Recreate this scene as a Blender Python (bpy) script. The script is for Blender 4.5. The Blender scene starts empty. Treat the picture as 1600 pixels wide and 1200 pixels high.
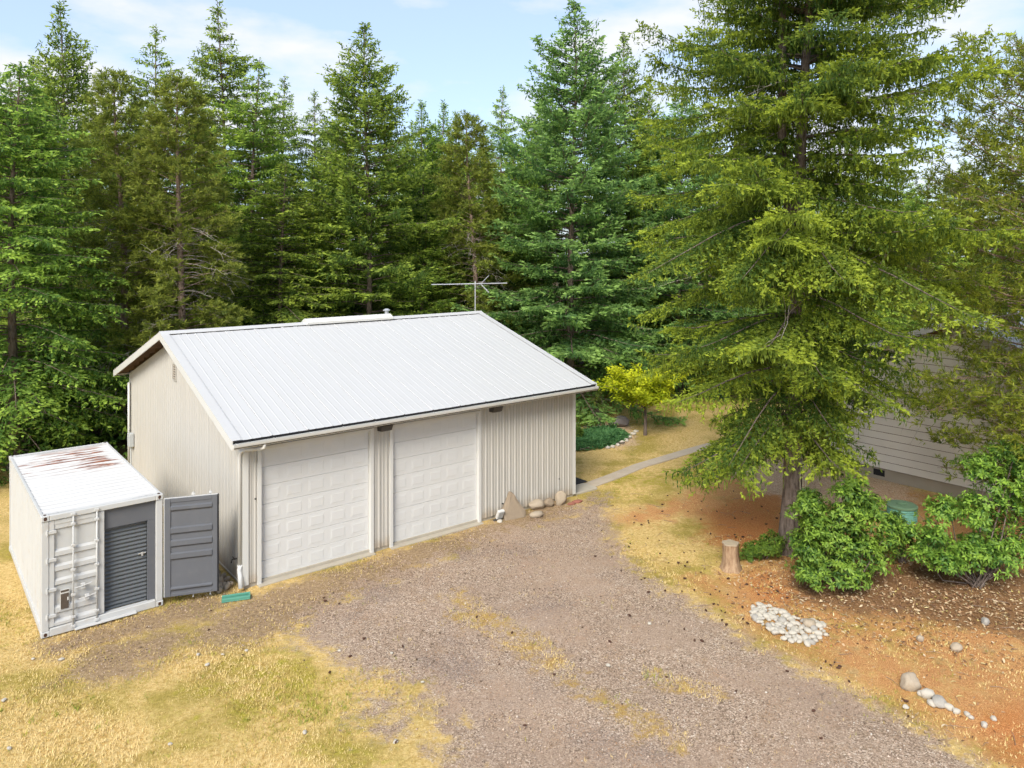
import bpy, math, random
import numpy as np
from mathutils import Vector, Matrix

scene = bpy.context.scene
col = scene.collection
# ------------------------------------------------------------------ camera
F, HY, CH = 1180.26, 387.45, 8.3264          # focal length (px of 1600), horizon row, camera height
cam = bpy.data.cameras.new('camera')
camo = bpy.data.objects.new('camera', cam); col.objects.link(camo)
camo.location = (0, 0, CH); camo.rotation_euler = (math.pi/2, 0, 0)
cam.sensor_width = 36; cam.lens = F/1600*36
cam.shift_y = -(600-HY)/1600
cam.clip_start = 0.1; cam.clip_end = 2000
scene.camera = camo
# ------------------------------------------------------------------ sky, sun, exposure
SUN_EL, SUN_AZ = math.radians(41), math.radians(198)   # azimuth clockwise from +Y: behind the camera, to the left
w = bpy.data.worlds.new('World'); scene.world = w; w.use_nodes = True
nt = w.node_tree; nt.nodes.clear()
wo = nt.nodes.new('ShaderNodeOutputWorld'); bg = nt.nodes.new('ShaderNodeBackground')
sky = nt.nodes.new('ShaderNodeTexSky'); sky.sky_type = 'NISHITA'; sky.sun_disc = False
sky.sun_elevation = SUN_EL; sky.sun_rotation = SUN_AZ
sky.air_density = 1.0; sky.dust_density = 1.0; sky.ozone_density = 3.0
tc = nt.nodes.new('ShaderNodeTexCoord')
mp = nt.nodes.new('ShaderNodeMapping'); mp.inputs['Scale'].default_value = (1.0, 1.0, 2.6); mp.inputs['Location'].default_value = (0.62, 0.1, 0.05)
cn = nt.nodes.new('ShaderNodeTexNoise'); cn.inputs['Scale'].default_value = 4.6; cn.inputs['Detail'].default_value = 7; cn.inputs['Roughness'].default_value = 0.52
cr = nt.nodes.new('ShaderNodeValToRGB'); cr.color_ramp.elements[0].position = 0.46; cr.color_ramp.elements[1].position = 0.64
cr.color_ramp.elements[0].color = (0.0, 0.0, 0.0, 1); cr.color_ramp.elements[1].color = (0.97, 0.97, 0.97, 1)
mx = nt.nodes.new('ShaderNodeMix'); mx.data_type = 'RGBA'
mx.inputs[7].default_value = (3.3, 3.35, 3.5, 1)
nt.links.new(tc.outputs['Generated'], mp.inputs['Vector']); nt.links.new(mp.outputs[0], cn.inputs['Vector'])
nt.links.new(cn.outputs[0], cr.inputs[0]); nt.links.new(cr.outputs[0], mx.inputs[0])
hz0 = nt.nodes.new('ShaderNodeMix'); hz0.data_type = 'RGBA'; hz0.inputs[0].default_value = 0.62; hz0.inputs[7].default_value = (2.15, 2.55, 3.35, 1)
nt.links.new(sky.outputs[0], hz0.inputs[6]); nt.links.new(hz0.outputs[2], mx.inputs[6]); nt.links.new(mx.outputs[2], bg.inputs[0]); nt.links.new(bg.outputs[0], wo.inputs[0])
bg.inputs[1].default_value = 0.089
sun = bpy.data.lights.new('sun', 'SUN'); sun.energy = 1.5; sun.angle = math.radians(26); sun.color = (1, 0.95, 0.86)
suno = bpy.data.objects.new('sun', sun); col.objects.link(suno)
sd = Vector((math.sin(SUN_AZ)*math.cos(SUN_EL), math.cos(SUN_AZ)*math.cos(SUN_EL), math.sin(SUN_EL)))
suno.rotation_euler = sd.to_track_quat('Z', 'Y').to_euler(); suno.location = (0, -20, 40)
scene.view_settings.view_transform = 'Standard'; scene.view_settings.look = 'None'
scene.view_settings.gamma = 1; scene.view_settings.use_curve_mapping = False
scene.view_settings.exposure = 1.76
scene.cycles.use_adaptive_sampling = True; scene.cycles.adaptive_threshold = 0.04; scene.cycles.use_light_tree = False
scene.cycles.max_bounces = 5; scene.cycles.diffuse_bounces = 4; scene.cycles.glossy_bounces = 2; scene.cycles.transmission_bounces = 3

# ------------------------------------------------------------------ helpers
def gp(u, v, z=0.0):
    """ground point under photo pixel u, v"""
    Y = F*(CH-z)/(v-HY)
    return ((u-800)/F*Y, Y, z)
def tag(o, label=None, cat=None, group=None, kind=None):
    if label: o['label'] = label
    if cat: o['category'] = cat
    if group: o['group'] = group
    if kind: o['kind'] = kind
    return o
def thing(name, label, cat, loc=(0, 0, 0), rz=0, group=None):
    o = bpy.data.objects.new(name, None); col.objects.link(o); o.empty_display_size = 0.2
    o.location = loc; o.rotation_euler = (0, 0, rz)
    return tag(o, label, cat, group)
def link(name, me, parent=None, loc=None, rot=None):
    o = bpy.data.objects.new(name, me); col.objects.link(o)
    if parent: o.parent = parent
    if loc is not None: o.location = loc
    if rot is not None: o.rotation_euler = rot
    return o
class MB:
    def __init__(s): s.v = []; s.f = []
    def box(s, x0, x1, y0, y1, z0, z1, m=None):
        c = [(x0,y0,z0),(x1,y0,z0),(x1,y1,z0),(x0,y1,z0),(x0,y0,z1),(x1,y0,z1),(x1,y1,z1),(x0,y1,z1)]
        if m is not None: c = [tuple(m @ Vector(p)) for p in c]
        n = len(s.v); s.v += c
        s.f += [tuple(n+i for i in q) for q in ((0,3,2,1),(4,5,6,7),(0,1,5,4),(1,2,6,5),(2,3,7,6),(3,0,4,7))]
        return s
    def cbox(s, x0, x1, y0, y1, z0, z1, b=0.01, m=None):
        """box with chamfered edges"""
        n = len(s.v); vs = []
        xs, ys, zs = (x0, x1), (y0, y1), (z0, z1)
        idx = {}
        for i in (0, 1):
            for j in (0, 1):
                for k in (0, 1):
                    sx, sy, sz = (1, -1)[i]*b, (1, -1)[j]*b, (1, -1)[k]*b
                    idx[i,j,k,'x'] = len(vs); vs.append((xs[i], ys[j]+sy, zs[k]+sz))
                    idx[i,j,k,'y'] = len(vs); vs.append((xs[i]+sx, ys[j], zs[k]+sz))
                    idx[i,j,k,'z'] = len(vs); vs.append((xs[i]+sx, ys[j]+sy, zs[k]))
        if m is not None: vs = [tuple(m @ Vector(p)) for p in vs]
        s.v += vs
        A = lambda *q: s.f.append(tuple(n+idx[t] for t in q))
        cyc = ((0,0),(1,0),(1,1),(0,1))
        for i in (0, 1):
            o = cyc if i else cyc[::-1]
            A(*[(i,a,b_,'x') for a, b_ in o]); A(*[(a,i,b_,'y') for a, b_ in o[::-1]]); A(*[(a,b_,i,'z') for a, b_ in o])
        for a in (0, 1):
            for c in (0, 1):
                q = [(a,c,0,'x'),(a,c,1,'x'),(a,c,1,'y'),(a,c,0,'y')]; A(*(q if (a+c) % 2 else q[::-1]))
                q = [(a,0,c,'x'),(a,1,c,'x'),(a,1,c,'z'),(a,0,c,'z')]; A(*(q[::-1] if (a+c) % 2 else q))
                q = [(0,a,c,'y'),(1,a,c,'y'),(1,a,c,'z'),(0,a,c,'z')]; A(*(q if (a+c) % 2 else q[::-1]))
        for i in (0, 1):
            for j in (0, 1):
                for k in (0, 1):
                    q = [(i,j,k,'x'),(i,j,k,'y'),(i,j,k,'z')]; A(*(q if (i+j+k) % 2 == 1 else q[::-1]))
        return s
    def tube(s, pts, rad, k=8, cap=True):
        pts = [Vector(p) for p in pts]
        if not hasattr(rad, '__len__'): rad = [rad]*len(pts)
        n0 = len(s.v); ref = Vector((0.123, 0.31, 0.94))
        for i, p in enumerate(pts):
            d = (pts[min(i+1, len(pts)-1)]-pts[max(i-1, 0)]).normalized()
            r = ref if abs(d.dot(ref)) < 0.95 else Vector((1, 0, 0))
            a = d.cross(r).normalized(); b = d.cross(a)
            for j in range(k):
                t = 2*math.pi*j/k
                s.v.append(tuple(p+(a*math.cos(t)+b*math.sin(t))*rad[i]))
        for i in range(len(pts)-1):
            for j in range(k):
                q = n0+i*k; s.f.append((q+j, q+(j+1) % k, q+k+(j+1) % k, q+k+j))
        if cap:
            s.f.append(tuple(n0+j for j in range(k))[::-1]); s.f.append(tuple(n0+(len(pts)-1)*k+j for j in range(k)))
        return s
    def grid(s, rows):
        n = len(s.v); c = len(rows[0])
        for r in rows: s.v += [tuple(p) for p in r]
        for i in range(len(rows)-1):
            for j in range(c-1): s.f.append((n+i*c+j, n+i*c+j+1, n+(i+1)*c+j+1, n+(i+1)*c+j))
        return s
    def mesh(s, name, m, smooth=False):
        me = bpy.data.meshes.new(name); me.from_pydata(s.v, [], s.f); me.update()
        me.materials.append(m)
        if smooth: me.polygons.foreach_set('use_smooth', [True]*len(me.polygons))
        return me
    def build(s, name, m, parent=None, loc=None, rot=None, smooth=False):
        return link(name, s.mesh(name, m, smooth), parent, loc, rot)
def npmesh(name, V, faces4, mat_, attrs=None, smooth=False, n=4):
    """V (N,3); faces (M,n) int"""
    me = bpy.data.meshes.new(name)
    V = np.ascontiguousarray(V, np.float32); faces4 = np.ascontiguousarray(faces4, np.int32)
    me.vertices.add(len(V)); me.vertices.foreach_set('co', V.ravel())
    me.loops.add(faces4.size); me.loops.foreach_set('vertex_index', faces4.ravel())
    me.polygons.add(len(faces4)); me.polygons.foreach_set('loop_start', np.arange(0, faces4.size, n, dtype=np.int32))
    me.update(calc_edges=True)
    if smooth: me.polygons.foreach_set('use_smooth', np.ones(len(faces4), bool))
    for k, (a, dom) in (attrs or {}).items():
        at = me.attributes.new(k, 'FLOAT', dom); at.data.foreach_set('value', np.ascontiguousarray(a, np.float32))
    me.materials.append(mat_)
    return me
# ---- node material helper
class NM:
    def __init__(s, name, rough=0.7, metal=0.0, spec=0.3):
        s.m = bpy.data.materials.new(name); s.m.use_nodes = True; s.t = s.m.node_tree
        s.b = s.t.nodes['Principled BSDF']; s.out = s.t.nodes['Material Output']
        s.b.inputs['Roughness'].default_value = rough; s.b.inputs['Metallic'].default_value = metal
        s.b.inputs['Specular IOR Level'].default_value = spec
        s._c = None
    def n(s, t, **kw):
        x = s.t.nodes.new(t)
        for k, v in kw.items(): setattr(x, k, v)
        return x
    def put(s, sock, v):
        if hasattr(v, 'links') or isinstance(v, bpy.types.NodeSocket): s.t.links.new(v, sock)
        else: sock.default_value = v if not (isinstance(v, tuple) and len(v) == 3 and sock.type == 'RGBA') else (*v, 1)
    def coord(s, kind='Object'):
        if s._c is None: s._c = s.n('ShaderNodeTexCoord')
        return s._c.outputs[kind]
    def pos(s): return s.n('ShaderNodeNewGeometry').outputs['Position']
    def mapv(s, v, scale=(1, 1, 1), loc=(0, 0, 0)):
        x = s.n('ShaderNodeMapping'); s.put(x.inputs[0], v); x.inputs['Scale'].default_value = scale; x.inputs['Location'].default_value = loc
        return x.outputs[0]
    def noise(s, scale, detail=3, rough=0.55, v=None):
        x = s.n('ShaderNodeTexNoise'); x.inputs['Scale'].default_value = scale; x.inputs['Detail'].default_value = detail
        x.inputs['Roughness'].default_value = rough
        s.put(x.inputs['Vector'], v if v is not None else s.coord()); return x.outputs[0]
    def voro(s, scale, v=None, out='Color', feat='F1'):
        x = s.n('ShaderNodeTexVoronoi', feature=feat); x.inputs['Scale'].default_value = scale
        s.put(x.inputs['Vector'], v if v is not None else s.coord()); return x.outputs[out]
    def ramp(s, f, stops):
        x = s.n('ShaderNodeValToRGB'); e = x.color_ramp.elements
        while len(e) < len(stops): e.new(0.5)
        for i, (p, c) in enumerate(stops):
            e[i].position = p; e[i].color = (*c, 1) if isinstance(c, tuple) else (c, c, c, 1)
        s.put(x.inputs[0], f); return x.outputs[0]
    def mix(s, f, a, b, mode='MIX'):
        x = s.n('ShaderNodeMix', data_type='RGBA', blend_type=mode)
        s.put(x.inputs[0], f); s.put(x.inputs[6], a); s.put(x.inputs[7], b); return x.outputs[2]
    def math(s, op, a, b=0.0, clamp=False):
        x = s.n('ShaderNodeMath', operation=op, use_clamp=clamp); s.put(x.inputs[0], a); s.put(x.inputs[1], b); return x.outputs[0]
    def smooth(s, v, a, b):
        x = s.n('ShaderNodeMapRange', interpolation_type='SMOOTHSTEP'); s.put(x.inputs[0], v)
        x.inputs[1].default_value = a; x.inputs[2].default_value = b; return x.outputs[0]
    def attr(s, name): return s.n('ShaderNodeAttribute', attribute_name=name).outputs['Fac']
    def rand(s): return s.n('ShaderNodeObjectInfo').outputs['Random']
    def color(s, c): s.put(s.b.inputs['Base Color'], c); return s
    def bump(s, h, strength=0.3, dist=0.02):
        x = s.n('ShaderNodeBump'); x.inputs['Strength'].default_value = strength; x.inputs['Distance'].default_value = dist
        s.put(x.inputs['Height'], h); s.t.links.new(x.outputs[0], s.b.inputs['Normal']); return s
def paint(name, c, rough=0.5, var=0.08, dirt=0.0, dirtcol=(0.25, 0.2, 0.14), scale=1.5, spec=0.3, metal=0.0, bump=0.0):
    k = NM(name, rough, metal, spec)
    d = tuple(x*(1-var*2) for x in c)
    cc = k.mix(k.noise(scale, 5), d, c)
    if dirt:
        f = k.math('MULTIPLY', k.smooth(k.noise(scale*2.3, 7, 0.65), 0.5, 0.78), dirt)
        cc = k.mix(f, cc, dirtcol)
    k.color(cc)
    if bump: k.bump(k.noise(scale*25, 3), bump, 0.004)
    return k.m
def stone(name, a, b, rough=0.85, scale=6, moss=None):
    k = NM(name, rough, 0, 0.2)
    c = k.mix(k.noise(scale, 6, 0.65), a, b)
    c = k.mix(k.math('MULTIPLY', k.rand(), 0.45), c, tuple((x+y)*.5*0.8+0.1*0.5 for x, y in zip(a, b)))
    k.color(c).bump(k.noise(scale*4, 6, 0.7), 0.5, 0.02)
    return k.m
def foliage(name, old, new, trans=0.5, rough=0.55, hue=0.05, spec=0.2):
    """old needles -> new growth by the per-face 'tint' attribute, a little drift from plant to plant"""
    k = NM(name, rough, 0, spec)
    c = k.mix(k.attr('tint'), old, new)
    hs = k.n('ShaderNodeHueSaturation'); k.put(hs.inputs['Color'], c)
    k.put(hs.inputs['Hue'], k.math('ADD', k.math('MULTIPLY', k.rand(), hue*0.3), 0.5-hue*0.15))
    k.put(hs.inputs['Value'], k.math('ADD', k.math('MULTIPLY', k.rand(), 0.30), 0.90))
    k.color(hs.outputs[0])
    tr = k.n('ShaderNodeBsdfTranslucent'); k.put(tr.inputs['Color'], hs.outputs[0])
    ms = k.n('ShaderNodeMixShader'); ms.inputs[0].default_value = trans
    k.t.links.new(k.b.outputs[0], ms.inputs[1]); k.t.links.new(tr.outputs[0], ms.inputs[2]); k.t.links.new(ms.outputs[0], k.out.inputs[0])
    return k.m
def bark(name, a, b, sc=3):
    k = NM(name, 0.9, 0, 0.1)
    v = k.mapv(k.coord(), (sc*2.2, sc*2.2, sc*0.45))
    n = k.noise(2.4, 6, 0.68, v)
    k.color(k.ramp(n, [(0.33, a), (0.62, b)])).bump(k.noise(5, 6, 0.7, v), 0.9, 0.04)
    return k.m

M = {}
M['wall'] = paint('ribbed_wall_metal', (0.465, 0.435, 0.38), 0.5, 0.04, 0.10, (0.33, 0.27, 0.19), 0.5)
k = NM('ribbed_wall_metal', 0.5); sz_ = k.n('ShaderNodeSeparateXYZ'); k.put(sz_.inputs[0], k.coord())
c = k.mix(k.noise(0.5, 5), (0.43, 0.41, 0.37), (0.475, 0.453, 0.41))
c = k.mix(k.math('MULTIPLY', k.smooth(k.noise(1.3, 7, 0.65, k.mapv(k.coord(), (3, 3, 0.35))), 0.52, 0.75), 0.16), c, (0.30, 0.25, 0.18))
c = k.mix(k.math('MULTIPLY', k.smooth(k.math('ADD', k.math('MULTIPLY', sz_.outputs[2], 1.6), k.math('MULTIPLY', k.noise(2.5, 6, 0.7), -1.0)), 0.25, -0.30), 0.55), c, (0.30, 0.225, 0.145))
k.color(c); M['wall'] = k.m
M['trim'] = paint('white_trim_metal', (0.60, 0.59, 0.555), 0.45, 0.04, 0.12, (0.4, 0.35, 0.27), 1.2)
M['roof'] = paint('white_roof_metal', (0.51, 0.507, 0.50), 0.42, 0.05, 0.10, (0.40, 0.39, 0.36), 0.35)
M['door'] = paint('garage_door_paint', (0.61, 0.605, 0.585), 0.5, 0.03, 0.08, (0.5, 0.44, 0.34), 0.8)
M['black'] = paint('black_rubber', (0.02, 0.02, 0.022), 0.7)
M['gutter_dark'] = paint('gutter_shade', (0.045, 0.04, 0.032), 0.95, 0.3, scale=8)  # near-black tone, paints the shade inside the gutter
M['lamp'] = paint('dark_bronze_lamp', (0.075, 0.07, 0.066), 0.5)
M['glass'] = paint('lamp_lens', (0.30, 0.29, 0.27), 0.2)
M['wood'] = paint('brown_purlin_wood', (0.26, 0.165, 0.10), 0.8, 0.25, scale=6)
M['alu'] = paint('aluminium', (0.62, 0.63, 0.64), 0.4, 0.05, metal=0.6)
M['grey_box'] = paint('grey_box', (0.50, 0.52, 0.52), 0.5)
M['concrete'] = paint('concrete', (0.46, 0.41, 0.33), 0.9, 0.14, 0.35, (0.28, 0.23, 0.17), 2.2, bump=0.4)
M['path'] = paint('path_concrete', (0.52, 0.43, 0.33), 0.9, 0.15, 0.4, (0.26, 0.21, 0.14), 2.0, bump=0.4)
M['cgrey'] = paint('container_grey', (0.125, 0.130, 0.143), 0.5, 0.09, 0.12, (0.27, 0.26, 0.25), 1.7)
M['rgrey'] = paint('roll_door_grey', (0.115, 0.125, 0.132), 0.42, 0.07, 0.10, (0.25, 0.24, 0.22), 2.5)
M['cwhite'] = paint('container_white', (0.52, 0.52, 0.505), 0.5, 0.06, 0.30, (0.40, 0.30, 0.20), 1.6)
M['rustspot'] = paint('casting_hole', (0.07, 0.035, 0.022), 0.9)
M['placard'] = paint('brown_placard', (0.13, 0.10, 0.075), 0.6, 0.3, scale=14)
M['green_plastic'] = paint('green_plastic', (0.10, 0.30, 0.22), 0.5, 0.1)
M['lid_green'] = paint('lid_green', (0.16, 0.27, 0.16), 0.6, 0.12, 0.2)
M['mint'] = paint('mint_plastic', (0.16, 0.38, 0.30), 0.5, 0.1)
M['siding'] = paint('beige_siding', (0.74, 0.68, 0.59), 0.65, 0.05, 0.06, scale=1.2)
M['houseroof'] = paint('pale_house_roof', (0.50, 0.51, 0.52), 0.5, 0.1)
M['found'] = paint('foundation', (0.42, 0.36, 0.28), 0.9, 0.15)
M['mat'] = paint('dark_mat', (0.040, 0.040, 0.044), 0.95, 0.2, scale=9)
M['brick'] = paint('red_stone', (0.33, 0.13, 0.09), 0.85, 0.2, scale=9)
M['chime'] = paint('chime_tube', (0.46, 0.42, 0.32), 0.4, metal=0.3)
M['st_tan'] = stone('tan_stone', (0.30, 0.235, 0.165), (0.48, 0.40, 0.30))
M['st_pale'] = stone('pale_river_stone', (0.36, 0.32, 0.26), (0.62, 0.57, 0.48), scale=9)
M['st_grey'] = stone('grey_stone', (0.27, 0.245, 0.21), (0.45, 0.42, 0.37))
M['st_brown'] = stone('brown_rock', (0.20, 0.145, 0.095), (0.37, 0.29, 0.20), scale=9)
M['st_dark'] = stone('dark_boulder', (0.10, 0.09, 0.09), (0.24, 0.21, 0.20))
M['bark'] = bark('spruce_bark', (0.075, 0.055, 0.045), (0.24, 0.19, 0.16))
M['bark_back'] = bark('forest_bark', (0.10, 0.075, 0.058), (0.26, 0.20, 0.16))
M['bark_pine'] = bark('pine_bark', (0.17, 0.11, 0.08), (0.36, 0.27, 0.21))
M['deadwood'] = bark('dead_branch', (0.30, 0.25, 0.21), (0.50, 0.45, 0.40))
M['stumpwood'] = bark('stump_wood', (0.25, 0.15, 0.085), (0.46, 0.32, 0.20))
M['stumptop'] = paint('stump_cut', (0.50, 0.40, 0.28), 0.85, 0.2, scale=7)
M['f_hero'] = foliage('hero_needles', (0.07, 0.142, 0.028), (0.46, 0.58, 0.065))
M['f_spruce'] = foliage('spruce_needles', (0.085, 0.165, 0.034), (0.42, 0.56, 0.085))
M['f_blue'] = foliage('blue_green_needles', (0.075, 0.16, 0.05), (0.33, 0.51, 0.13))
M['f_hemlock'] = foliage('hemlock_needles', (0.1, 0.175, 0.036), (0.45, 0.57, 0.08))
M['f_pine'] = foliage('pine_needles', (0.115, 0.165, 0.036), (0.4, 0.45, 0.075))
M['f_pine2'] = foliage('olive_pine_needles', (0.095, 0.15, 0.028), (0.44, 0.48, 0.06))
M['f_cedar'] = foliage('cedar_sprays', (0.08, 0.16, 0.034), (0.38, 0.53, 0.085))
M['f_broad'] = foliage('broad_leaves', (0.08, 0.175, 0.034), (0.35, 0.53, 0.085))
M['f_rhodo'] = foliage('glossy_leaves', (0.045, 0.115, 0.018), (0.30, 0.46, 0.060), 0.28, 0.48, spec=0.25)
M['f_maple'] = foliage('golden_leaves', (0.28, 0.38, 0.02), (0.66, 0.68, 0.03), 0.35)
M['f_juniper'] = foliage('juniper', (0.06, 0.16, 0.06), (0.17, 0.33, 0.12))
M['f_fern'] = foliage('fern', (0.09, 0.17, 0.03), (0.24, 0.36, 0.05))
M['cone'] = paint('cone_brown', (0.11, 0.052, 0.032), 0.8, 0.3, scale=30)

# rusty container roof: rust stains along the corrugations, mostly towards the rear
k = NM('container_roof', 0.55)
v = k.coord(); sx = k.n('ShaderNodeSeparateXYZ'); k.put(sx.inputs[0], v)
st = k.noise(1.0, 6, 0.62, k.mapv(v, (0.9, 5.5, 1)))
blob = k.noise(1.1, 3, 0.5, k.mapv(v, (0.8, 0.9, 1), (3.1, 1.7, 0)))
rear = k.math('MULTIPLY', k.smooth(sx.outputs[1], 2.9, 3.6), k.smooth(sx.outputs[1], 6.0, 5.5))
mid = k.math('MULTIPLY', k.smooth(sx.outputs[0], 0.15, 1.0), k.smooth(sx.outputs[0], 2.5, 1.9))
wv = k.math('SINE', k.math('MULTIPLY', sx.outputs[1], 2*math.pi/0.278))
fac = k.math('ADD', k.math('ADD', k.math('MULTIPLY', st, 1.0), k.math('MULTIPLY', wv, 0.11)), k.math('MULTIPLY', blob, 0.45))
rust = k.math('MULTIPLY', k.smooth(k.math('ADD', fac, k.math('MULTIPLY', mid, 0.20)), 0.77, 0.95), rear, True)
light = k.math('MULTIPLY', k.smooth(fac, 0.80, 1.05), 0.35, True)
c = k.mix(k.noise(0.8, 4), (0.52, 0.51, 0.49), (0.60, 0.59, 0.57))
c = k.mix(light, c, (0.42, 0.30, 0.22))
c = k.mix(rust, c, k.ramp(k.noise(7, 5), [(0.35, (0.11, 0.035, 0.02)), (0.65, (0.30, 0.12, 0.06))]))
k.color(c); M['croof'] = k.m

# ------------------------------------------------------------------ ground sheet (regions as weights, broken up by noise in the material)
def poly_sd(P, poly):
    """signed distance (positive inside) of points P (N,2) to polygon"""
    poly = np.asarray(poly, float); d = np.full(len(P), 1e9); ins = np.zeros(len(P), bool)
    for a, b in zip(poly, np.roll(poly, -1, 0)):
        e = b-a; wv = P-a; t = np.clip((wv@e)/(e@e), 0, 1); q = wv-t[:, None]*e
        d = np.minimum(d, np.hypot(q[:, 0], q[:, 1]))
        c = ((a[1] <= P[:, 1]) & (b[1] > P[:, 1])) | ((b[1] <= P[:, 1]) & (a[1] > P[:, 1]))
        xx = a[0]+(P[:, 1]-a[1])/((b[1]-a[1]) if b[1] != a[1] else 1e-9)*(b[0]-a[0])
        ins ^= c & (P[:, 0] < xx)
    return np.where(ins, d, -d)
def pix(poly): return [gp(u, v)[:2] for u, v in poly]
REG = {
 'gravel': [pix([(452,992),(470,965),(520,935),(580,905),(690,868),(770,832),(860,812),(905,792),(935,768),(955,800),(965,850),(1000,890),(1060,925),(1120,960),(1190,1005),(1290,1052),(1400,1110),(1500,1165),(1590,1225),(1600,1700),(700,1700),(690,1200),(680,1130),(655,1075),(600,1058),(560,1050),(500,1018)]),
            pix([(575,1085),(625,1085),(640,1130),(600,1150),(570,1120)])],
 'dirt': [pix([(300,1000),(350,950),(420,925),(600,868),(750,822),(880,778),(900,800),(800,838),(700,872),(560,925),(430,985),(380,1010)]),
          pix([(60,1003),(250,955),(300,935),(370,930),(330,960),(240,985),(140,1010),(80,1020)]),
          pix([(150,1010),(260,985),(300,1000),(200,1060),(100,1060)])],
 'needle': [pix([(940,800),(1010,775),(1120,745),(1200,728),(1300,735),(1400,760),(1620,800),(1900,900),(1900,1300),(1590,1225),(1500,1165),(1400,1110),(1290,1052),(1190,1005),(1120,955),(1050,905),(1000,870)])],
 'litter': [pix([(1215,905),(1250,880),(1330,890),(1420,870),(1600,890),(1800,930),(1800,1000),(1600,1000),(1450,972),(1330,965),(1250,940)])],
 'green': [pix([(470,950),(560,1060),(680,1060),(680,1130),(560,1200),(300,1120),(330,1040),(420,990)]),
           pix([(0,860),(60,1000),(-60,1020),(-80,860)]),
           pix([(898,770),(898,735),(960,735),(1140,690),(1150,730),(1040,770),(960,800),(930,765)]),
           pix([(960,830),(1100,810),(1130,890),(1010,880)])],
 'orange': [pix([(1085,800),(1150,775),(1235,768),(1240,850),(1165,872),(1095,848)]), pix([(1150,900),(1200,890),(1290,945),(1180,945)]), pix([(1500,1110),(1620,1080),(1700,1250),(1590,1225)]), pix([(1130,740),(1200,745),(1235,760),(1160,765)])],
 'forest': [[(-300,27.5),(-16,29.0),(-13,30.5),(-5,36.5),(0.5,42),(8,43),(16,40),(40,36),(300,30),(300,900),(-300,900)]],
 'paleg': [pix([(1130,735),(1200,715),(1420,740),(1440,790),(1330,800),(1180,770)]), pix([(905,690),(930,660),(985,650),(1000,690),(985,705)])],
 'strip': [pix([(690,930),(720,925),(860,1005),(905,1060),(880,1065),(800,1010),(720,965)]), pix([(905,1080),(960,1085),(1075,1150),(1060,1170),(990,1140)]), pix([(1010,1045),(1130,1080),(1120,1092),(1010,1060)])],
}
xs = np.concatenate([[-400, -200, -100, -60, -40, -28], np.arange(-20, 24, 0.2), [28, 40, 60, 100, 200, 400]])
ys = np.concatenate([[-100, -40, -10, 2, 7], np.arange(9.5, 38, 0.2), [39, 42, 46, 52, 60, 80, 120, 200, 400, 700]])
XX, YY = np.meshgrid(xs, ys); GP = np.stack([XX.ravel(), YY.ravel()], 1)
rg = np.random.default_rng(5)
def reg(P, name):
    s = np.full(len(P), -1e9)
    for pl in REG[name]: s = np.maximum(s, poly_sd(P, pl))
    return s
A = {n_: (np.clip(reg(GP, n_)/{'gravel': 1.9, 'forest': 3.0}.get(n_, 1.6)+0.5, 0, 1), 'POINT') for n_ in REG}
GZ = 0.012*np.sin(GP[:, 0]*1.7+np.sin(GP[:, 1]*0.9)*2)+0.010*np.sin(GP[:, 1]*2.3+GP[:, 0]*0.8)-0.012
nx, ny = len(xs), len(ys); ii = np.arange(nx*ny).reshape(ny, nx)
gf = np.stack([ii[:-1, :-1], ii[:-1, 1:], ii[1:, 1:], ii[1:, :-1]], -1).reshape(-1, 4)
k = NM('ground', 0.95, 0, 0.1)
P = k.pos()
nb = k.noise(0.45, 5, 0.6, P); nm = k.noise(2.2, 6, 0.65, P); nf = k.noise(11, 7, 0.78, P); nff = k.noise(60, 3, 0.7, P)
def edge(name, wn=0.9, lo=0.42, hi=0.62, extra=None):
    a = k.math('ADD', k.attr(name), k.math('MULTIPLY', k.math('SUBTRACT', nm, 0.5), wn))
    a = k.math('ADD', a, k.math('MULTIPLY', k.math('SUBTRACT', nf, 0.5), 0.9))
    return k.smooth(a, lo, hi)
straw = k.ramp(nf, [(0.28, (0.27, 0.16, 0.05)), (0.44, (0.52, 0.35, 0.12)), (0.60, (0.68, 0.50, 0.22)), (0.78, (0.80, 0.66, 0.38))])
straw = k.mix(k.smooth(nb, 0.45, 0.62), straw, k.ramp(nf, [(0.3, (0.24, 0.18, 0.035)), (0.7, (0.47, 0.36, 0.10))]))
grn = k.ramp(nf, [(0.3, (0.14, 0.135, 0.015)), (0.5, (0.32, 0.28, 0.035)), (0.72, (0.52, 0.40, 0.09))])
gfac = k.math('ADD', k.math('MULTIPLY', k.attr('green'), 0.17), k.math('ADD', k.math('MULTIPLY', nm, 0.9), k.math('MULTIPLY', nb, 0.5)))
gfac = k.math('ADD', gfac, k.math('MULTIPLY', k.math('SUBTRACT', k.noise(5.5, 5, 0.7, P), 0.5), 0.9))
base = k.mix(k.smooth(gfac, 0.80, 1.06), straw, grn)
soil = k.ramp(nf, [(0.3, (0.15, 0.095, 0.055)), (0.5, (0.29, 0.20, 0.12)), (0.72, (0.47, 0.35, 0.22))])
base = k.mix(k.math('MULTIPLY', edge('dirt', 1.3, 0.22, 0.66), 0.92), base, soil)
vg = k.voro(46, P); sv = k.n('ShaderNodeSeparateColor'); k.put(sv.inputs[0], vg)
grav = k.ramp(sv.outputs[0], [(0.0, (0.16, 0.112, 0.078)), (0.45, (0.35, 0.255, 0.182)), (0.80, (0.48, 0.36, 0.265)), (0.95, (0.62, 0.50, 0.39)), (1.0, (0.66, 0.58, 0.48))])
grav = k.mix(k.math('MULTIPLY', k.smooth(nm, 0.42, 0.72), 0.55), grav, k.ramp(nff, [(0.3, (0.20, 0.145, 0.105)), (0.7, (0.44, 0.31, 0.20))]))
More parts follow.
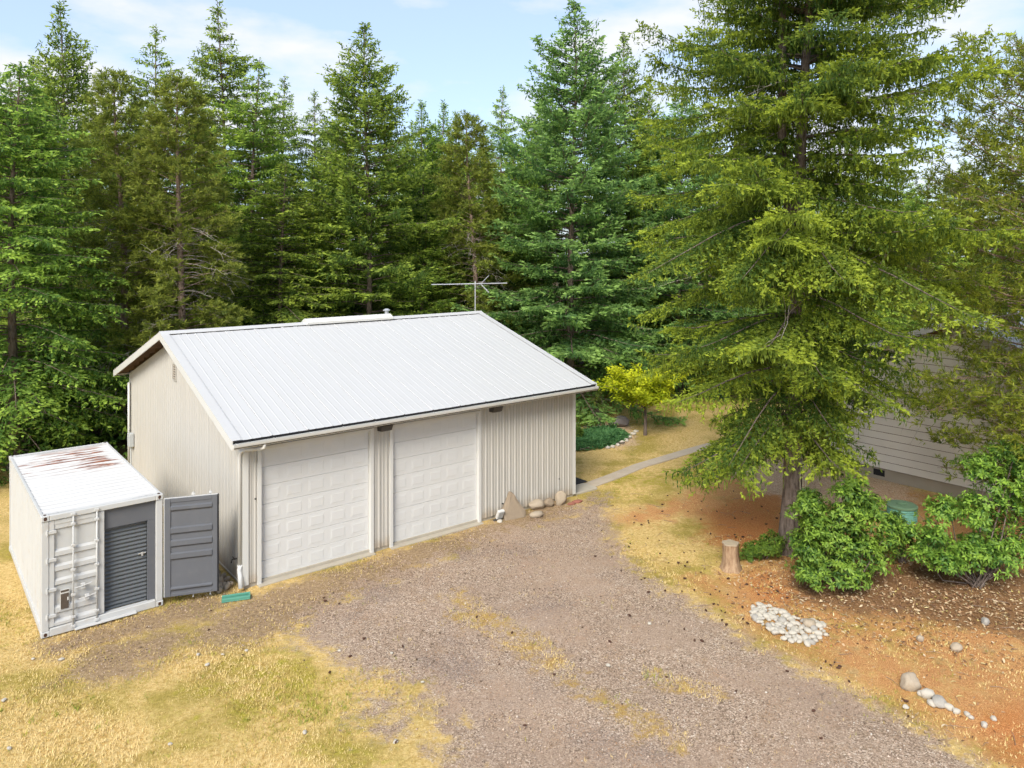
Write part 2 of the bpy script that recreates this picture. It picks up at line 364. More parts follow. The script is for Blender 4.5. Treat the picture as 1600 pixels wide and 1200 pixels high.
grav = k.mix(k.math('MULTIPLY', k.smooth(nb, 0.5, 0.70), 0.45), grav, k.ramp(nff, [(0.3, (0.10, 0.08, 0.075)), (0.7, (0.27, 0.225, 0.205))]))
grav = k.mix(k.math('MULTIPLY', k.smooth(k.noise(0.32, 4, 0.6, k.mapv(P, (1, 1, 1), (7, 3, 0))), 0.47, 0.60), 0.55), grav, k.ramp(nff, [(0.3, (0.27, 0.185, 0.13)), (0.7, (0.50, 0.37, 0.27))]))
spk = k.math('MULTIPLY', k.smooth(k.noise(38, 4, 0.75, P), 0.56, 0.66), k.smooth(k.math('ADD', nm, k.math('MULTIPLY', nb, 0.7)), 0.80, 0.98))
grav = k.mix(k.math('MULTIPLY', spk, 0.75), grav, (0.55, 0.25, 0.08))
base = k.mix(edge('gravel', 1.9, 0.28, 0.74), base, grav)
ndl = k.ramp(nff, [(0.30, (0.20, 0.075, 0.028)), (0.45, (0.43, 0.185, 0.07)), (0.58, (0.58, 0.30, 0.12)), (0.74, (0.74, 0.54, 0.31))])
base = k.mix(k.math('MULTIPLY', edge('strip', 2.0, 0.42, 0.85), 0.85), base, k.mix(nf, ndl, grn))
ndl = k.mix(k.smooth(k.math('ADD', k.math('ADD', k.math('MULTIPLY', k.attr('green'), 0.5), k.math('MULTIPLY', nb, 0.4)), nm), 0.62, 0.98), ndl, straw)
ndl = k.mix(k.math('MULTIPLY', k.smooth(k.noise(1.1, 6, 0.7, P), 0.55, 0.68), 0.45), ndl, k.ramp(nff, [(0.3, (0.14, 0.08, 0.045)), (0.7, (0.36, 0.25, 0.16))]))
base = k.mix(k.math('MULTIPLY', edge('needle', 1.4, 0.40, 0.85), 0.92), base, ndl)
base = k.mix(k.math('MULTIPLY', edge('orange', 1.6, 0.30, 0.95), 0.8), base, k.ramp(nff, [(0.30, (0.22, 0.065, 0.02)), (0.5, (0.47, 0.165, 0.05)), (0.72, (0.66, 0.32, 0.12))]))
base = k.mix(k.math('MULTIPLY', edge('paleg', 1.2, 0.45, 0.75), 0.8), base, k.ramp(sv.outputs[1], [(0, (0.40, 0.24, 0.14)), (0.6, (0.60, 0.41, 0.27)), (1, (0.74, 0.60, 0.45))]))
lit = k.ramp(nff, [(0.3, (0.10, 0.05, 0.024)), (0.52, (0.26, 0.135, 0.06)), (0.74, (0.46, 0.31, 0.17))])
base = k.mix(edge('litter', 1.2, 0.38, 0.80), base, lit)
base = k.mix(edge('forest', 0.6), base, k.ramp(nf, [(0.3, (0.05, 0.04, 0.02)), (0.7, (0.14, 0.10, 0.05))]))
base = k.mix(1.0, base, k.ramp(k.noise(26, 6, 0.85, P), [(0.30, 0.62), (0.5, 1.0), (0.70, 1.18)]), 'MULTIPLY')
k.color(base).bump(k.math('ADD', k.math('MULTIPLY', nff, 0.6), k.math('ADD', nf, k.math('MULTIPLY', sv.outputs[2], 0.3))), 0.7, 0.03)
gm = npmesh('ground', np.stack([GP[:, 0], GP[:, 1], GZ], 1), gf, k.m, A, smooth=True)
tag(link('ground', gm), kind='structure')
def sample_in(P_cond, n, rng, x0=-14, x1=16, y0=10.5, y1=36):
    out = []
    tot = 0
    while tot < n:
        q = np.stack([rng.uniform(x0, x1, n*3), rng.uniform(y0, y1, n*3)], 1)
        q = q[P_cond(q, rng)]; out.append(q); tot += len(q)
        if len(out) > 60: break
    return np.concatenate(out)[:n]

# ------------------------------------------------------------------ garage
GYAW, GX, GY = 0.6742, -6.5497, 18.438
L, W = 11.064, 12.05
RZ, EZ, EO, RA, RB = 5.752, 3.767, 0.516, 0.436, 0.50
SL = (RZ-EZ)/(W/2+EO)
def rz(y): return RZ-abs(y-W/2)*SL
G = thing('garage', 'long pale metal garage with white roof and two large white garage doors', 'garage', (GX, GY, 0), GYAW)
def ribbed(s0, s1, flip=False):
    """profile (s, out) of a ribbed metal sheet between s0 and s1"""
    pr = []; pitch = 0.2286
    kk = math.floor(s0/pitch); pr.append((s0, 0))
    while True:
        c = kk*pitch+0.06
        for ds, o in ((-0.036, 0), (-0.018, 0.022), (0.018, 0.022), (0.036, 0), (0.095, 0), (0.105, 0.008), (0.125, 0.008), (0.135, 0)):
            if s0+0.004 < c+ds < s1-0.004: pr.append((c+ds, o))
        kk += 1
        if kk*pitch > s1+0.1: break
    pr.append((s1, 0)); return pr
def wall_panels(length, ztop, place, breaks=None, z0=0.10, extra=()):
    n = round(length/0.9144); edges = breaks or [i*length/n for i in range(n+1)]
    for a, b in zip(edges[:-1], edges[1:]):
        mb = MB(); pr = ribbed(a+0.002, b-0.002)
        pts = sorted(set([p for p in pr]+[(e, 0) for e in extra if a < e < b]))
        mb.grid([[place(s, o, z0) for s, o in pts], [place(s, o, ztop(s)) for s, o in pts]])
        mb.build('wall_panel', M['wall'], G)
# left gable wall (x = 0), rear, right gable
wall_panels(W, lambda s: rz(s)-0.20, lambda s, o, z: (-o, s, z), extra=(W/2,))
wall_panels(W, lambda s: rz(s)-0.20, lambda s, o, z: (L+o, s, z), extra=(W/2,))
wall_panels(L, lambda s: rz(0)-0.12, lambda s, o, z: (s, W+o, z))
# front: beside and between the doors
D1, D2, DH = (0.43, 3.43), (4.13, 7.07), 3.36
def front_run(a, b, z0=0.10):
    n = max(1, round((b-a)/0.9144)); e = [a+(b-a)*i/n for i in range(n+1)]
    wall_panels(b-a, lambda s: rz(0)-0.12, lambda s, o, z: (s, -o, z), e, z0)
front_run(0.0, D1[0]-0.075); front_run(D1[1]+0.075, D2[0]-0.075); front_run(D2[1]+0.075, L)
front_run(D1[0]-0.075, D1[1]+0.075, DH+0.06); front_run(D2[0]-0.075, D2[1]+0.075, DH+0.06)
# corner trims and base strip
for (x, y) in ((0, 0), (L, 0), (0, W), (L, W)):
    sx_ = -1 if x == 0 else 1; sy_ = -1 if y == 0 else 1
    mb = MB(); a = 0.030
    mb.box(*sorted((x+sx_*a, x-sx_*0.11)), *sorted((y+sy_*(a-0.005), y+sy_*a)), 0.08, rz(y)-0.25)
    mb.box(*sorted((x+sx_*(a-0.005), x+sx_*(a+0.001))), *sorted((y+sy_*(a-0.006), y-sy_*0.11)), 0.08, rz(y)-0.20)
    mb.build('corner_trim', M['trim'], G)
fd = MB()
fd.box(0.02, L-0.02, 0.03, 0.14, -0.1, 0.098).box(0.02, L-0.02, W-0.14, W-0.03, -0.1, 0.098).box(0.021, 0.14, 0.141, W-0.141, -0.1, 0.098).box(L-0.14, L-0.021, 0.141, W-0.141, -0.1, 0.098)
fd.build('foundation', M['concrete'], G)
bs = MB(); bs.box(-0.031, -0.024, 0.12, W-0.12, 0.085, 0.125); bs.build('base_trim', M['trim'], G)
# door frames, doors with raised panels
def garage_door(a, b, lab):
    for x0, x1 in ((a-0.10, a), (b, b+0.10)):
        MB().cbox(x0, x1, -0.045, 0.16, 0.02, DH+0.06, 0.006).build('door_jamb', M['trim'], G)
    MB().cbox(a, b, -0.044, 0.16, DH-0.02, DH+0.06, 0.006).build('door_header', M['trim'], G)
    d = MB(); nr, nc = 7, 5; z0, z1 = 0.06, DH-0.03; rh = (z1-z0)/nr
    for r in range(nr): d.cbox(a+0.004, b-0.004, 0.085, 0.125, z0+r*rh+0.003, z0+(r+1)*rh-0.003, 0.005)
    o = d.build('garage_door', M['door'], G); tag(o, lab)
    cw = (b-a)/nc; px, pz = cw/2-0.075, rh/2-0.075
    p = MB()      # raised panel with a sunk groove round it
    def ring(hx, hz, y): return [(-hx, y, -hz), (hx, y, -hz), (hx, y, hz), (-hx, y, hz)]
    rs = [ring(px, pz, 0.0), ring(px-0.010, pz-0.010, -0.003), ring(px-0.022, pz-0.022, -0.0005), ring(px-0.055, pz-0.055, -0.006)]
    for rr in rs: p.v += rr
    for i in range(len(rs)-1):
        for j in range(4): p.f.append((i*4+j, i*4+(j+1) % 4, i*4+4+(j+1) % 4, i*4+4+j))
    p.f.append(tuple(len(p.v)-4+j for j in range(4)))
    me = p.mesh('door_panel', M['door'])
    for r in range(nr):
        for c_ in range(nc): link('door_panel', me, o, (a+(c_+0.5)*cw, 0.085, z0+(r+0.5)*rh))
    MB().box(a+0.006, b-0.006, 0.075, 0.12, 0.036, 0.062).build('weather_seal', M['black'], o)
    MB().cbox(a-0.10, b+0.10, -0.16, 0.075, -0.05, 0.032, 0.008).build('threshold', M['concrete'], G)
garage_door(*D1, 'white panelled garage door nearer the container'); garage_door(*D2, 'white panelled garage door in the middle of the wall')
# roof sheets
RL = L+RA+RB; NP = 13; PW = RL/NP
def roof_sheet(front):
    mb = MB(); pr = [(0.003, 0.0), (0.016, 0.015), (0.046, 0.015), (0.060, 0.0)]
    for c_ in (PW*0.25, PW*0.5, PW*0.75):
        pr += [(c_-0.024, 0), (c_-0.010, 0.006), (c_+0.010, 0.006), (c_+0.024, 0)]
    pr += [(PW-0.002, 0.0)]
    sg = -1 if front else 1; ln = W/2+EO
    row = lambda d, dz: [(s, sg*d, o*0.957-d*SL+dz) for s, o in pr]
    mb.grid([row(0.02, 0), row(ln*0.5, 0), row(ln, 0)]) if not front else mb.grid([row(ln, 0), row(ln*0.5, 0), row(0.02, 0)])
    return mb.mesh('roof_panel', M['roof'])
mf, mbk = roof_sheet(True), roof_sheet(False)
for i in range(NP):
    link('roof_panel', mf, G, (-RA+i*PW, W/2, RZ)); link('roof_panel', mbk, G, (-RA+i*PW, W/2, RZ))
ul = MB(); e0 = 0.03                                     # sheathing under the sheets
for y0, y1 in ((-EO+0.03, W/2), (W/2, W+EO-0.03)):
    ul.v += [(x, y, rz(y)-dz) for dz in (0.012, 0.030) for x, y in ((-RA+e0, y0), (L+RB-e0, y0), (L+RB-e0, y1), (-RA+e0, y1))]
    n_ = len(ul.v)-8; ul.f += [(n_, n_+1, n_+2, n_+3), (n_+7, n_+6, n_+5, n_+4)]
ul.build('roof_deck', M['wood'], G)
def slope_box(x0, x1, ya, yb, t0, t1, name, m):
    """bar following the roof slope between ya and yb, from t0 to t1 above the roof plane"""
    mb = MB(); ys_ = [ya, yb]
    vs = [(x, y, rz(y)+t) for y in ys_ for x, t in ((x0, t0), (x1, t0), (x1, t1), (x0, t1))]
    mb.v += vs; mb.f += [(0, 1, 2, 3), (7, 6, 5, 4), (0, 4, 5, 1), (1, 5, 6, 2), (2, 6, 7, 3), (3, 7, 4, 0)]
    return mb.build(name, m, G)
for ya, yb in ((-EO-0.02, W/2), (W/2, W+EO+0.02)):
    for xa, xb, xc, xd in ((-RA-0.03, -RA, -RA-0.034, -RA+0.20), (L+RB, L+RB+0.03, L+RB-0.20, L+RB+0.034)):
        slope_box(xa, xb, ya, yb, -0.20, 0.026, 'rake_fascia', M['trim'])
        slope_box(xc, xd, ya, yb, 0.027, 0.034, 'rake_flashing', M['roof'])
for xa, xb in ((-RA, -0.03), (L+0.03, L+RB)):               # purlins carrying the overhang
    for i in range(9):
        for sg in (-1, 1):
            y = W/2+sg*(0.12+i*0.74)
            if -EO+0.05 < y < W+EO-0.05:
                MB().box(xa+0.002, xb, y-0.02, y+0.02, rz(y)-0.165, rz(y)-0.036).build('purlin', M['wood'], G)
rc = MB()
prof = [(-0.20, -0.20*SL+0.030), (-0.19, -0.19*SL+0.040), (-0.03, 0.050), (0.03, 0.050), (0.19, -0.19*SL+0.040), (0.20, -0.20*SL+0.030)]
rc.grid([[(x, W/2+a, RZ+b) for a, b in prof] for x in (-RA-0.03, L+RB+0.03)]).build('ridge_cap', M['roof'], G)
rv = MB(); prof = [(-0.26, -0.26*SL+0.055), (-0.26, -0.26*SL+0.125), (-0.04, 0.16), (0.04, 0.16), (0.26, -0.26*SL+0.125), (0.26, -0.26*SL+0.055)]
rv.grid([[(x, W/2+a, RZ+b) for a, b in prof] for x in (4.15, 7.45)])
for x in (4.15, 7.45): rv.v += [(x, W/2+a, RZ+b) for a, b in prof]; n_ = len(rv.v)-6; rv.f.append(tuple(range(n_, n_+6)))
rv.build('ridge_vent', M['trim'], G)
for sy_ in (-1, 1):
    cl = MB(); nseg = 26
    for i in range(nseg):
        x0 = -RA+0.25+i*(RL-0.5)/nseg; yy = W/2+sy_*0.205
        cl.box(x0, x0+(RL-0.5)/nseg*0.72, min(yy-0.004, yy+0.004), max(yy-0.004, yy+0.004), rz(yy)+0.003, rz(yy)+0.026)
    cl.build('ridge_closure', M['gutter_dark'], G)
pp = MB(); py = W/2+0.7
pp.tube([(7.7, py, rz(py)-0.05), (7.7, py, rz(py)+0.42)], 0.075, 12).tube([(7.7, py, rz(py)+0.42), (7.7, py, rz(py)+0.45), (7.7, py, rz(py)+0.50)], [0.13, 0.14, 0.05], 12)
pp.build('vent_pipe', M['alu'], G, smooth=False)
# gutter with a dark strip for the shade inside, straps, downspout
for gy0, sg in ((-EO, -1), (W+EO, 1)):
    gu = MB(); zt = EZ-0.060
    MB().box(-RA+0.01, L+RB-0.01, *sorted((gy0-sg*0.012, gy0-sg*0.02)), zt-0.05, EZ-0.013).build('eave_shadow_strip', M['black'], G)  # black strip added to draw the shadow gap between roof edge and gutter
    pr = [(0.0, 0.0), (0.0, -0.11), (0.075, -0.12), (0.115, -0.06), (0.125, 0.0), (0.119, 0.0), (0.109, -0.057), (0.072, -0.113), (0.006, -0.104), (0.006, 0.0)]
    rows = [[(x, gy0+sg*(a+0.004), zt+b) for a, b in pr] for x in (-RA-0.01, L+RB+0.01)]
    gu.grid(rows)
    for x in (-RA-0.01, L+RB+0.01): gu.v += [(x, gy0+sg*(a+0.004), zt+b) for a, b in pr[:5]]; n_ = len(gu.v)-5; gu.f.append(tuple(range(n_, n_+5)))
    g_ = gu.build('gutter', M['trim'], G)
    MB().box(-RA+0.01, L+RB-0.01, *sorted((gy0+sg*0.012, gy0+sg*0.105)), zt-0.098, zt-0.03).build('gutter_shade', M['gutter_dark'], g_)  # dark filler inside the gutter, its colour stands in for shade
    if sg < 0:
        for i in range(14): MB().box(-RA+0.06+i*PW*0.995, -RA+0.085+i*PW*0.995, gy0-0.125, gy0+0.03, zt-0.004, zt+0.002).build('gutter_strap', M['trim'], g_)
dsp = MB(); dsp.tube([(0.30, -EO-0.06, EZ-0.13), (0.30, -EO-0.05, EZ-0.24), (0.20, -0.40, EZ-0.30), (0.02, -0.16, EZ-0.33), (-0.075, -0.02, EZ-0.40), (-0.085, 0.03, EZ-0.55), (-0.085, 0.03, 0.55)], 0.048, 10)
dsp.build('downspout', M['trim'], G, smooth=True)
MB().tube([(-0.085, 0.03, 0.60), (-0.085, 0.03, 0.50), (-0.085, 0.0, 0.36), (-0.10, -0.10, 0.08)], [0.066, 0.066, 0.062, 0.062], 12).build('downspout_foot', M['door'], G, smooth=True)
MB().tube([(0.62, -0.55+EO*0, 0), (0.62, -0.55, 0)], 0.001, 3)
MB().tube([(-0.08, W-0.15, 3.4), (-0.08, W-0.15, 0.2)], 0.045, 8).build('downspout', M['trim'], G, smooth=True)
# wall lamps, gable vent, meter box, tap, vent hole
for x in (3.83, 7.66):
    mb = MB(); z = 3.42
    mb.v += [(x-0.19, -0.03, z+0.10), (x+0.19, -0.03, z+0.10), (x+0.19, -0.03, z-0.10), (x-0.19, -0.03, z-0.10), (x-0.17, -0.26, z+0.05), (x+0.17, -0.26, z+0.05), (x+0.17, -0.20, z-0.10), (x-0.17, -0.20, z-0.10)]
    mb.f += [(0, 1, 2, 3), (4, 7, 6, 5), (0, 4, 5, 1), (3, 2, 6, 7), (0, 3, 7, 4), (1, 5, 6, 2)]
    o = mb.build('wall_lamp', M['lamp'], G)
    MB().box(x-0.13, x+0.13, -0.19, -0.06, z-0.112, z-0.102).build('lens', M['glass'], o)
gv = MB(); y0, z0 = W/2-0.05, 4.28
for a in ((y0-0.19, y0-0.16, z0, z0+0.52), (y0+0.16, y0+0.19, z0, z0+0.52), (y0-0.16, y0+0.16, z0, z0+0.03), (y0-0.16, y0+0.16, z0+0.49, z0+0.52)): gv.box(-0.06, -0.024, *a)
o = gv.build('gable_vent', M['wall'], G)
MB().box(-0.030, -0.027, y0-0.16, y0+0.16, z0+0.03, z0+0.49).build('vent_backing', M['lamp'], o)
sm = MB().box(-0.02, 0.02, -0.16, 0.16, -0.004, 0.004, Matrix.Rotation(math.radians(-40), 4, 'Y')).mesh('slat', M['wall'])
for i in range(6): link('slat', sm, o, (-0.044, y0, z0+0.075+i*0.074))
MB().cbox(-0.19, -0.03, W-0.72, W-0.42, 1.15, 1.62, 0.01).build('meter_box', M['grey_box'], G)
MB().tube([(-0.10, W-0.57, 0.1), (-0.10, W-0.57, 1.15)], 0.03, 8).build('conduit', M['grey_box'], G)
MB().tube([(-0.02, 0.42, 0.62), (-0.14, 0.42, 0.62), (-0.16, 0.42, 0.54)], 0.018, 8).tube([(-0.11, 0.36, 0.66), (-0.11, 0.48, 0.66)], 0.016, 6).build('garden_tap', M['lamp'], G)
for x, z in ((0.28, 2.15), (10.35, 0.72), (8.0, 0.4)): MB().tube([(x, 0.0, z), (x, -0.034, z)], 0.022, 8).build('wall_port', M['black'], G)
MB().cbox(L+0.03, L+0.16, 0.5, 0.7, 2.2, 2.5, 0.01).build('side_lamp', M['trim'], G)
# antenna on the ridge: boom parallel to the picture's x axis
an = MB(); ax, ay, az = L+RB-0.25, W/2, RZ+0.04
Rm = Matrix.Translation((ax, ay, az)) @ Matrix.Rotation(-GYAW, 4, 'Z')
tf = lambda x, y, z: tuple(Rm @ Vector((x, y, z)))
an.tube([tf(0, 0, 0), tf(0, 0, 1.22)], 0.022, 6)
an.build('antenna_mast', M['alu'], G)
an = MB(); zz = 1.10
an.tube([tf(-1.75, 0, zz-0.03), tf(1.28, 0, zz+0.03)], 0.018, 6)
for i in range(12):
    x = -1.7+i*0.17; hl = 0.30+0.05*i if i < 9 else 0.35
    an.tube([tf(x, -hl, zz-0.02), tf(x, hl, zz-0.02)], 0.007, 4)
for sg in (-1, 1):
    for yy in (-0.22, 0.22): an.tube([tf(0.22, yy*0.5, zz), tf(0.55, yy, zz+sg*0.34)], 0.011, 5)
    for i in range(4): q = 0.3+i*0.23; an.tube([tf(0.22+0.33*q, -0.32, zz+sg*0.34*q), tf(0.22+0.33*q, 0.32, zz+sg*0.34*q)], 0.008, 4)
for i in range(7): an.tube([tf(0.65+i*0.1, -0.12, zz+0.03), tf(0.65+i*0.1, 0.12, zz+0.03)], 0.006, 4)
an.build('antenna', M['alu'], G)
# slab and mat at the far corner
def gl(x, y, z=0.0):
    c_, s_ = math.cos(GYAW), math.sin(GYAW); return (GX+c_*x-s_*y, GY+s_*x+c_*y, z)
sl = MB(); sl.cbox(L+0.05, L+1.15, 0.05, 2.1, -0.05, 0.05, 0.015)
o = sl.build('concrete_slab', M['concrete'], None, (GX, GY, 0), (0, 0, GYAW)); tag(o, 'small concrete doorstep slab at the far end of the garage', 'slab')
mt = MB()
nr_ = 12
for i in range(nr_): mt.cbox(L+0.12+0, L+1.32, 0.72+i*0.085, 0.72+i*0.085+0.078, 0.055, 0.078, 0.006)
o = mt.build('door_mat', M['mat'], None, (GX, GY, 0), (0, 0, GYAW)); tag(o, 'dark ribbed rubber mat on the slab at the garage corner', 'mat')

# ------------------------------------------------------------------ shipping container
CX, CY, CYAW = -10.02, 16.07, 0.6811
CW, CL, CHT = 2.438, 6.10, 2.591
K = thing('shipping_container', 'white steel shipping container with rusty roof and grey roll-up door', 'container', (CX, CY, 0), CYAW)
def corr(length, pitch=0.278, depth=0.036):
    pr = [(0, 0)]; n = int(length/pitch); off = (length-n*pitch)/2
    for i in range(n):
        c_ = off+i*pitch
        pr += [(c_+0.02, 0), (c_+0.085, -depth), (c_+0.155, -depth), (c_+0.22, 0)]
    pr.append((length, 0)); return pr
for x, sg in ((0.035, -1), (CW-0.035, 1)):
    mb = MB(); pr = corr(CL-0.24)
    mb.grid([[(x+sg*o, 0.12+s, z) for s, o in pr] for z in (0.16, CHT-0.06)])
    mb.build('side_wall', M['cwhite'], K)
    MB().cbox(x-0.03, x+0.03, 0.15, CL-0.15, CHT-0.075, CHT-0.004, 0.006).build('top_rail', M['cwhite'], K)
    MB().cbox(x-0.03, x+0.03, 0.15, CL-0.15, 0.02, 0.17, 0.006).build('bottom_rail', M['cwhite'], K)
mb = MB(); pr = corr(CW-0.3); mb.grid([[(0.15+s, CL-0.05+o, z) for s, o in pr] for z in (0.16, CHT-0.06)]); mb.build('rear_wall', M['cwhite'], K)
mb = MB(); pr = corr(CL-0.34, 0.209*1.33, 0.034)
rows = [[(x, 0.17+s, CHT-0.012+o+0.012*math.sin(math.pi*(x-0.06)/(CW-0.12))-0.02*max(0, math.sin(2.2*s+1.3*x)) * math.sin(math.pi*(x-0.06)/(CW-0.12))) for s, o in pr] for x in np.linspace(0.06, CW-0.06, 9)]
mb.grid(rows); mb.build('roof_sheet', M['croof'], K)
for x0, x1 in ((0.0, 0.16), (CW-0.16, CW)):
    MB().cbox(x0+0.01, x1-0.012 if x0 == 0 else x1-0.01, 0.02, 0.14, 0.12, CHT-0.12, 0.01).build('corner_post', M['cwhite'], K)
    MB().cbox(x0+0.01, x1-0.01, CL-0.14, CL-0.02, 0.12, CHT-0.12, 0.01).build('corner_post', M['cwhite'], K)
    for y0_, y1_ in ((0, 0.178), (CL-0.178, CL)):
        for z0_, z1_ in ((0, 0.118), (CHT-0.118, CHT+0.006)):
            c_ = MB().cbox(x0, x1, y0_, y1_, z0_, z1_, 0.012).build('corner_casting', M['cwhite'], K)
            xm, ym, zm = (x0+x1)/2, (y0_+y1_)/2, (z0_+z1_)/2
            h = MB(); yf = y0_-0.002 if y0_ == 0 else y1_+0.002
            h.tube([(xm, yf, zm-0.012), (xm, yf, zm+0.012)], 0.001, 3)
            hv = [(xm+0.034*math.cos(t), yf, zm+0.042*math.sin(t)) for t in np.linspace(0, 2*math.pi, 13)[:-1]]
            h = MB(); h.v = hv; h.f = [tuple(range(12))]
            if z1_ > 1:
                h.v += [(xm+0.032*math.cos(t), ym+0.052*math.sin(t), z1_+0.002) for t in np.linspace(0, 2*math.pi, 13)[:-1]]; h.f.append(tuple(range(12, 24)))
            h.build('hole', M['rustspot'], c_)
MB().cbox(0.16, CW-0.16, 0.005, 0.13, CHT-0.115, CHT, 0.01).build('door_header', M['cwhite'], K)
MB().cbox(0.16, CW-0.16, CL-0.13, CL-0.005, CHT-0.115, CHT, 0.01).build('rear_header', M['cwhite'], K)
MB().cbox(0.16, CW-0.16, 0.0, 0.16, 0.0, 0.165, 0.012).build('door_sill', M['cwhite'], K)
MB().cbox(0.62, 1.85, -0.11, 0.02, 0.028, 0.052, 0.006).build('kick_plate', M['cwhite'], K)
# white closed leaf: horizontal corrugations
def leaf_profile(zs, y_out, y_in):
    pr = [(zs[0][0]-0.04, y_out)]
    for a, b in zs: pr += [(a, y_out), (a+0.05, y_in), (b-0.025, y_in), (b, y_out)]
    pr.append((zs[-1][1]+0.03, y_out)); return pr
DZ0, DZ1 = 0.18, CHT-0.125
dl = MB(); dx0, dx1 = 0.15, 1.215
zz = [(0.27, 0.44), (0.52, 1.08), (1.16, 1.38), (1.46, 1.68), (1.76, 2.26)]
pr = [(DZ0, 0.045)]+leaf_profile([(0.26, 0.46), (0.56, 1.06), (1.14, 1.36), (1.45, 1.68), (1.77, 2.27)], 0.045, 0.080)[1:-1]+[(DZ1, 0.045)]
dl.grid([[(dx0+0.10, y, z) for z, y in pr], [(dx1-0.16, y, z) for z, y in pr]])
dl.cbox(dx0, dx0+0.102, 0.03, 0.10, DZ0, DZ1, 0.008).cbox(dx1-0.162, dx1, 0.03, 0.10, DZ0, DZ1, 0.008)
dl.cbox(dx0+0.1, dx1-0.16, 0.034, 0.10, DZ1-0.10, DZ1-0.002, 0.006).cbox(dx0+0.1, dx1-0.16, 0.034, 0.10, DZ0+0.002, DZ0+0.075, 0.006)
DL = dl.build('closed_door', M['cwhite'], K)
for x in (0.60, 1.06):
    MB().tube([(x, -0.005, 0.09), (x, -0.005, CHT-0.04)], 0.017, 8).build('locking_bar', M['cwhite'], DL, smooth=True)
    for z in (0.10, 0.30, 0.78, 1.32, 1.85, 2.32, CHT-0.06): MB().cbox(x-0.045, x+0.045, -0.026, 0.036, z-0.028, z+0.028, 0.006).build('bar_bracket', M['cwhite'], DL)
for z, xa in ((0.92, 0.62), (0.66, 0.70)):
    MB().tube([(xa, -0.03, z), (xa+0.14, -0.045, z+0.015), (xa+0.34, -0.035, z+0.05)], 0.012, 6).cbox(xa+0.13, xa+0.21, -0.04, 0.045, z-0.05, z+0.06, 0.006).build('handle', M['cwhite'], DL)
for z in (0.42, 0.98, 1.62, 2.22): MB().cbox(0.085, 0.29, 0.005, 0.034, z-0.035, z+0.035, 0.006).tube([(0.115, 0.012, z-0.06), (0.115, 0.012, z+0.06)], 0.02, 8).build('hinge', M['cwhite'], DL)
pl = MB(); pl.cbox(0.355, 0.535, 0.034, 0.044, 0.50, 0.93, 0.004).build('placard_frame', M['trim'], DL)
MB().box(0.368, 0.522, 0.030, 0.033, 0.51, 0.84).build('placard', M['placard'], DL)
MB().box(0.368, 0.522, 0.0305, 0.0332, 0.87, 0.915).build('placard_strip', M['placard'], DL)
MB().box(0.49, 0.515, 0.026, 0.0295, 0.68, 0.75).build('sticker', M['trim'], DL)
# recessed grey frame and roll-up door
MB().cbox(1.225, 2.30, 0.10, 0.15, 2.02, CHT-0.12, 0.004).build('roll_door_header', M['cgrey'], K)
MB().cbox(2.12, 2.30, 0.099, 0.15, 0.166, 2.019, 0.004).build('roll_door_jamb', M['cgrey'], K)
MB().box(1.22, 1.24, 0.098, 0.3, 0.166, 2.018).build('roll_door_jamb', M['cgrey'], K)
rd = MB().box(1.235, 2.135, 0.205, 0.215, 0.17, 2.03).build('roll_up_door', M['rgrey'], K)
ns = 20; sh = 1.80/ns
sp = MB(); arc = [(0.205-0.030*math.sin(t), sh*0.06+sh*0.88*(t/math.pi)) for t in np.linspace(0, math.pi, 7)]
sp.grid([[(1.242, y, z) for y, z in arc], [(2.118, y, z) for y, z in arc]]); sme = sp.mesh('slat', M['rgrey'])
for i in range(ns): link('slat', sme, rd, (0, 0, 0.215+i*sh))
MB().cbox(1.245, 2.115, 0.17, 0.204, 0.168, 0.215, 0.005).build('bottom_bar', M['rgrey'], rd)
MB().cbox(1.93, 2.10, 0.150, 0.172, 1.26, 1.285, 0.003).cbox(2.0, 2.04, 0.145, 0.172, 1.21, 1.30, 0.004).build('latch', M['alu'], rd)
# open grey leaf, hinged on the right corner post
od = thing('open_door', None, None); od.parent = K; od.location = (CW+0.015, -0.01, 0); od.rotation_euler = (0, 0, math.radians(-21))
od['label'] = 'open grey inner face of the container door'
lw = 1.17
ob = MB(); pr = [(DZ0, 0.0)]+leaf_profile([(0.30, 0.40), (1.02, 1.20), (1.32, 1.50), (1.62, 1.80), (2.16, 2.30)], 0.0, -0.045)[1:-1]+[(DZ1, 0.0)]
pr = [(z, y) for z, y in pr]
ob.grid([[(0.14, y, z) for z, y in pr], [(lw-0.13, y, z) for z, y in pr]])
ob.box(0.02, lw-0.02, 0.012, 0.05, DZ0+0.01, DZ1-0.01)
ob.build('door_sheet', M['cgrey'], od)
for x0, x1 in ((0.012, 0.14), (lw-0.13, lw-0.012)): MB().cbox(x0, x1, -0.022, 0.05, DZ0, DZ1, 0.006).build('door_stile', M['cgrey'], od)
for z0_, z1_ in ((DZ0-0.001, DZ0+0.07), (DZ1-0.09, DZ1+0.001)): MB().cbox(0.141, lw-0.131, -0.018, 0.049, z0_, z1_, 0.006).build('door_rail', M['cgrey'], od)
gk = MB(); gk.cbox(lw-0.012, lw+0.022, -0.03, 0.035, DZ0-0.01, DZ1+0.012, 0.006).build('gasket', M['black'], od)
MB().cbox(-0.01, lw, 0.0, 0.052, DZ1+0.0015, DZ1+0.014, 0.003).cbox(-0.01, 0.012, -0.01, 0.05, DZ0, DZ1, 0.004).build('door_edge', M['cwhite'], od)
for x in (0.62, 1.0): MB().tube([(x, 0.075, DZ0-0.1), (x, 0.075, DZ1+0.10)], 0.017, 8).cbox(x-0.035, x+0.035, 0.054, 0.095, DZ1+0.02, DZ1+0.075, 0.005).build('locking_bar', M['cwhite'], od)
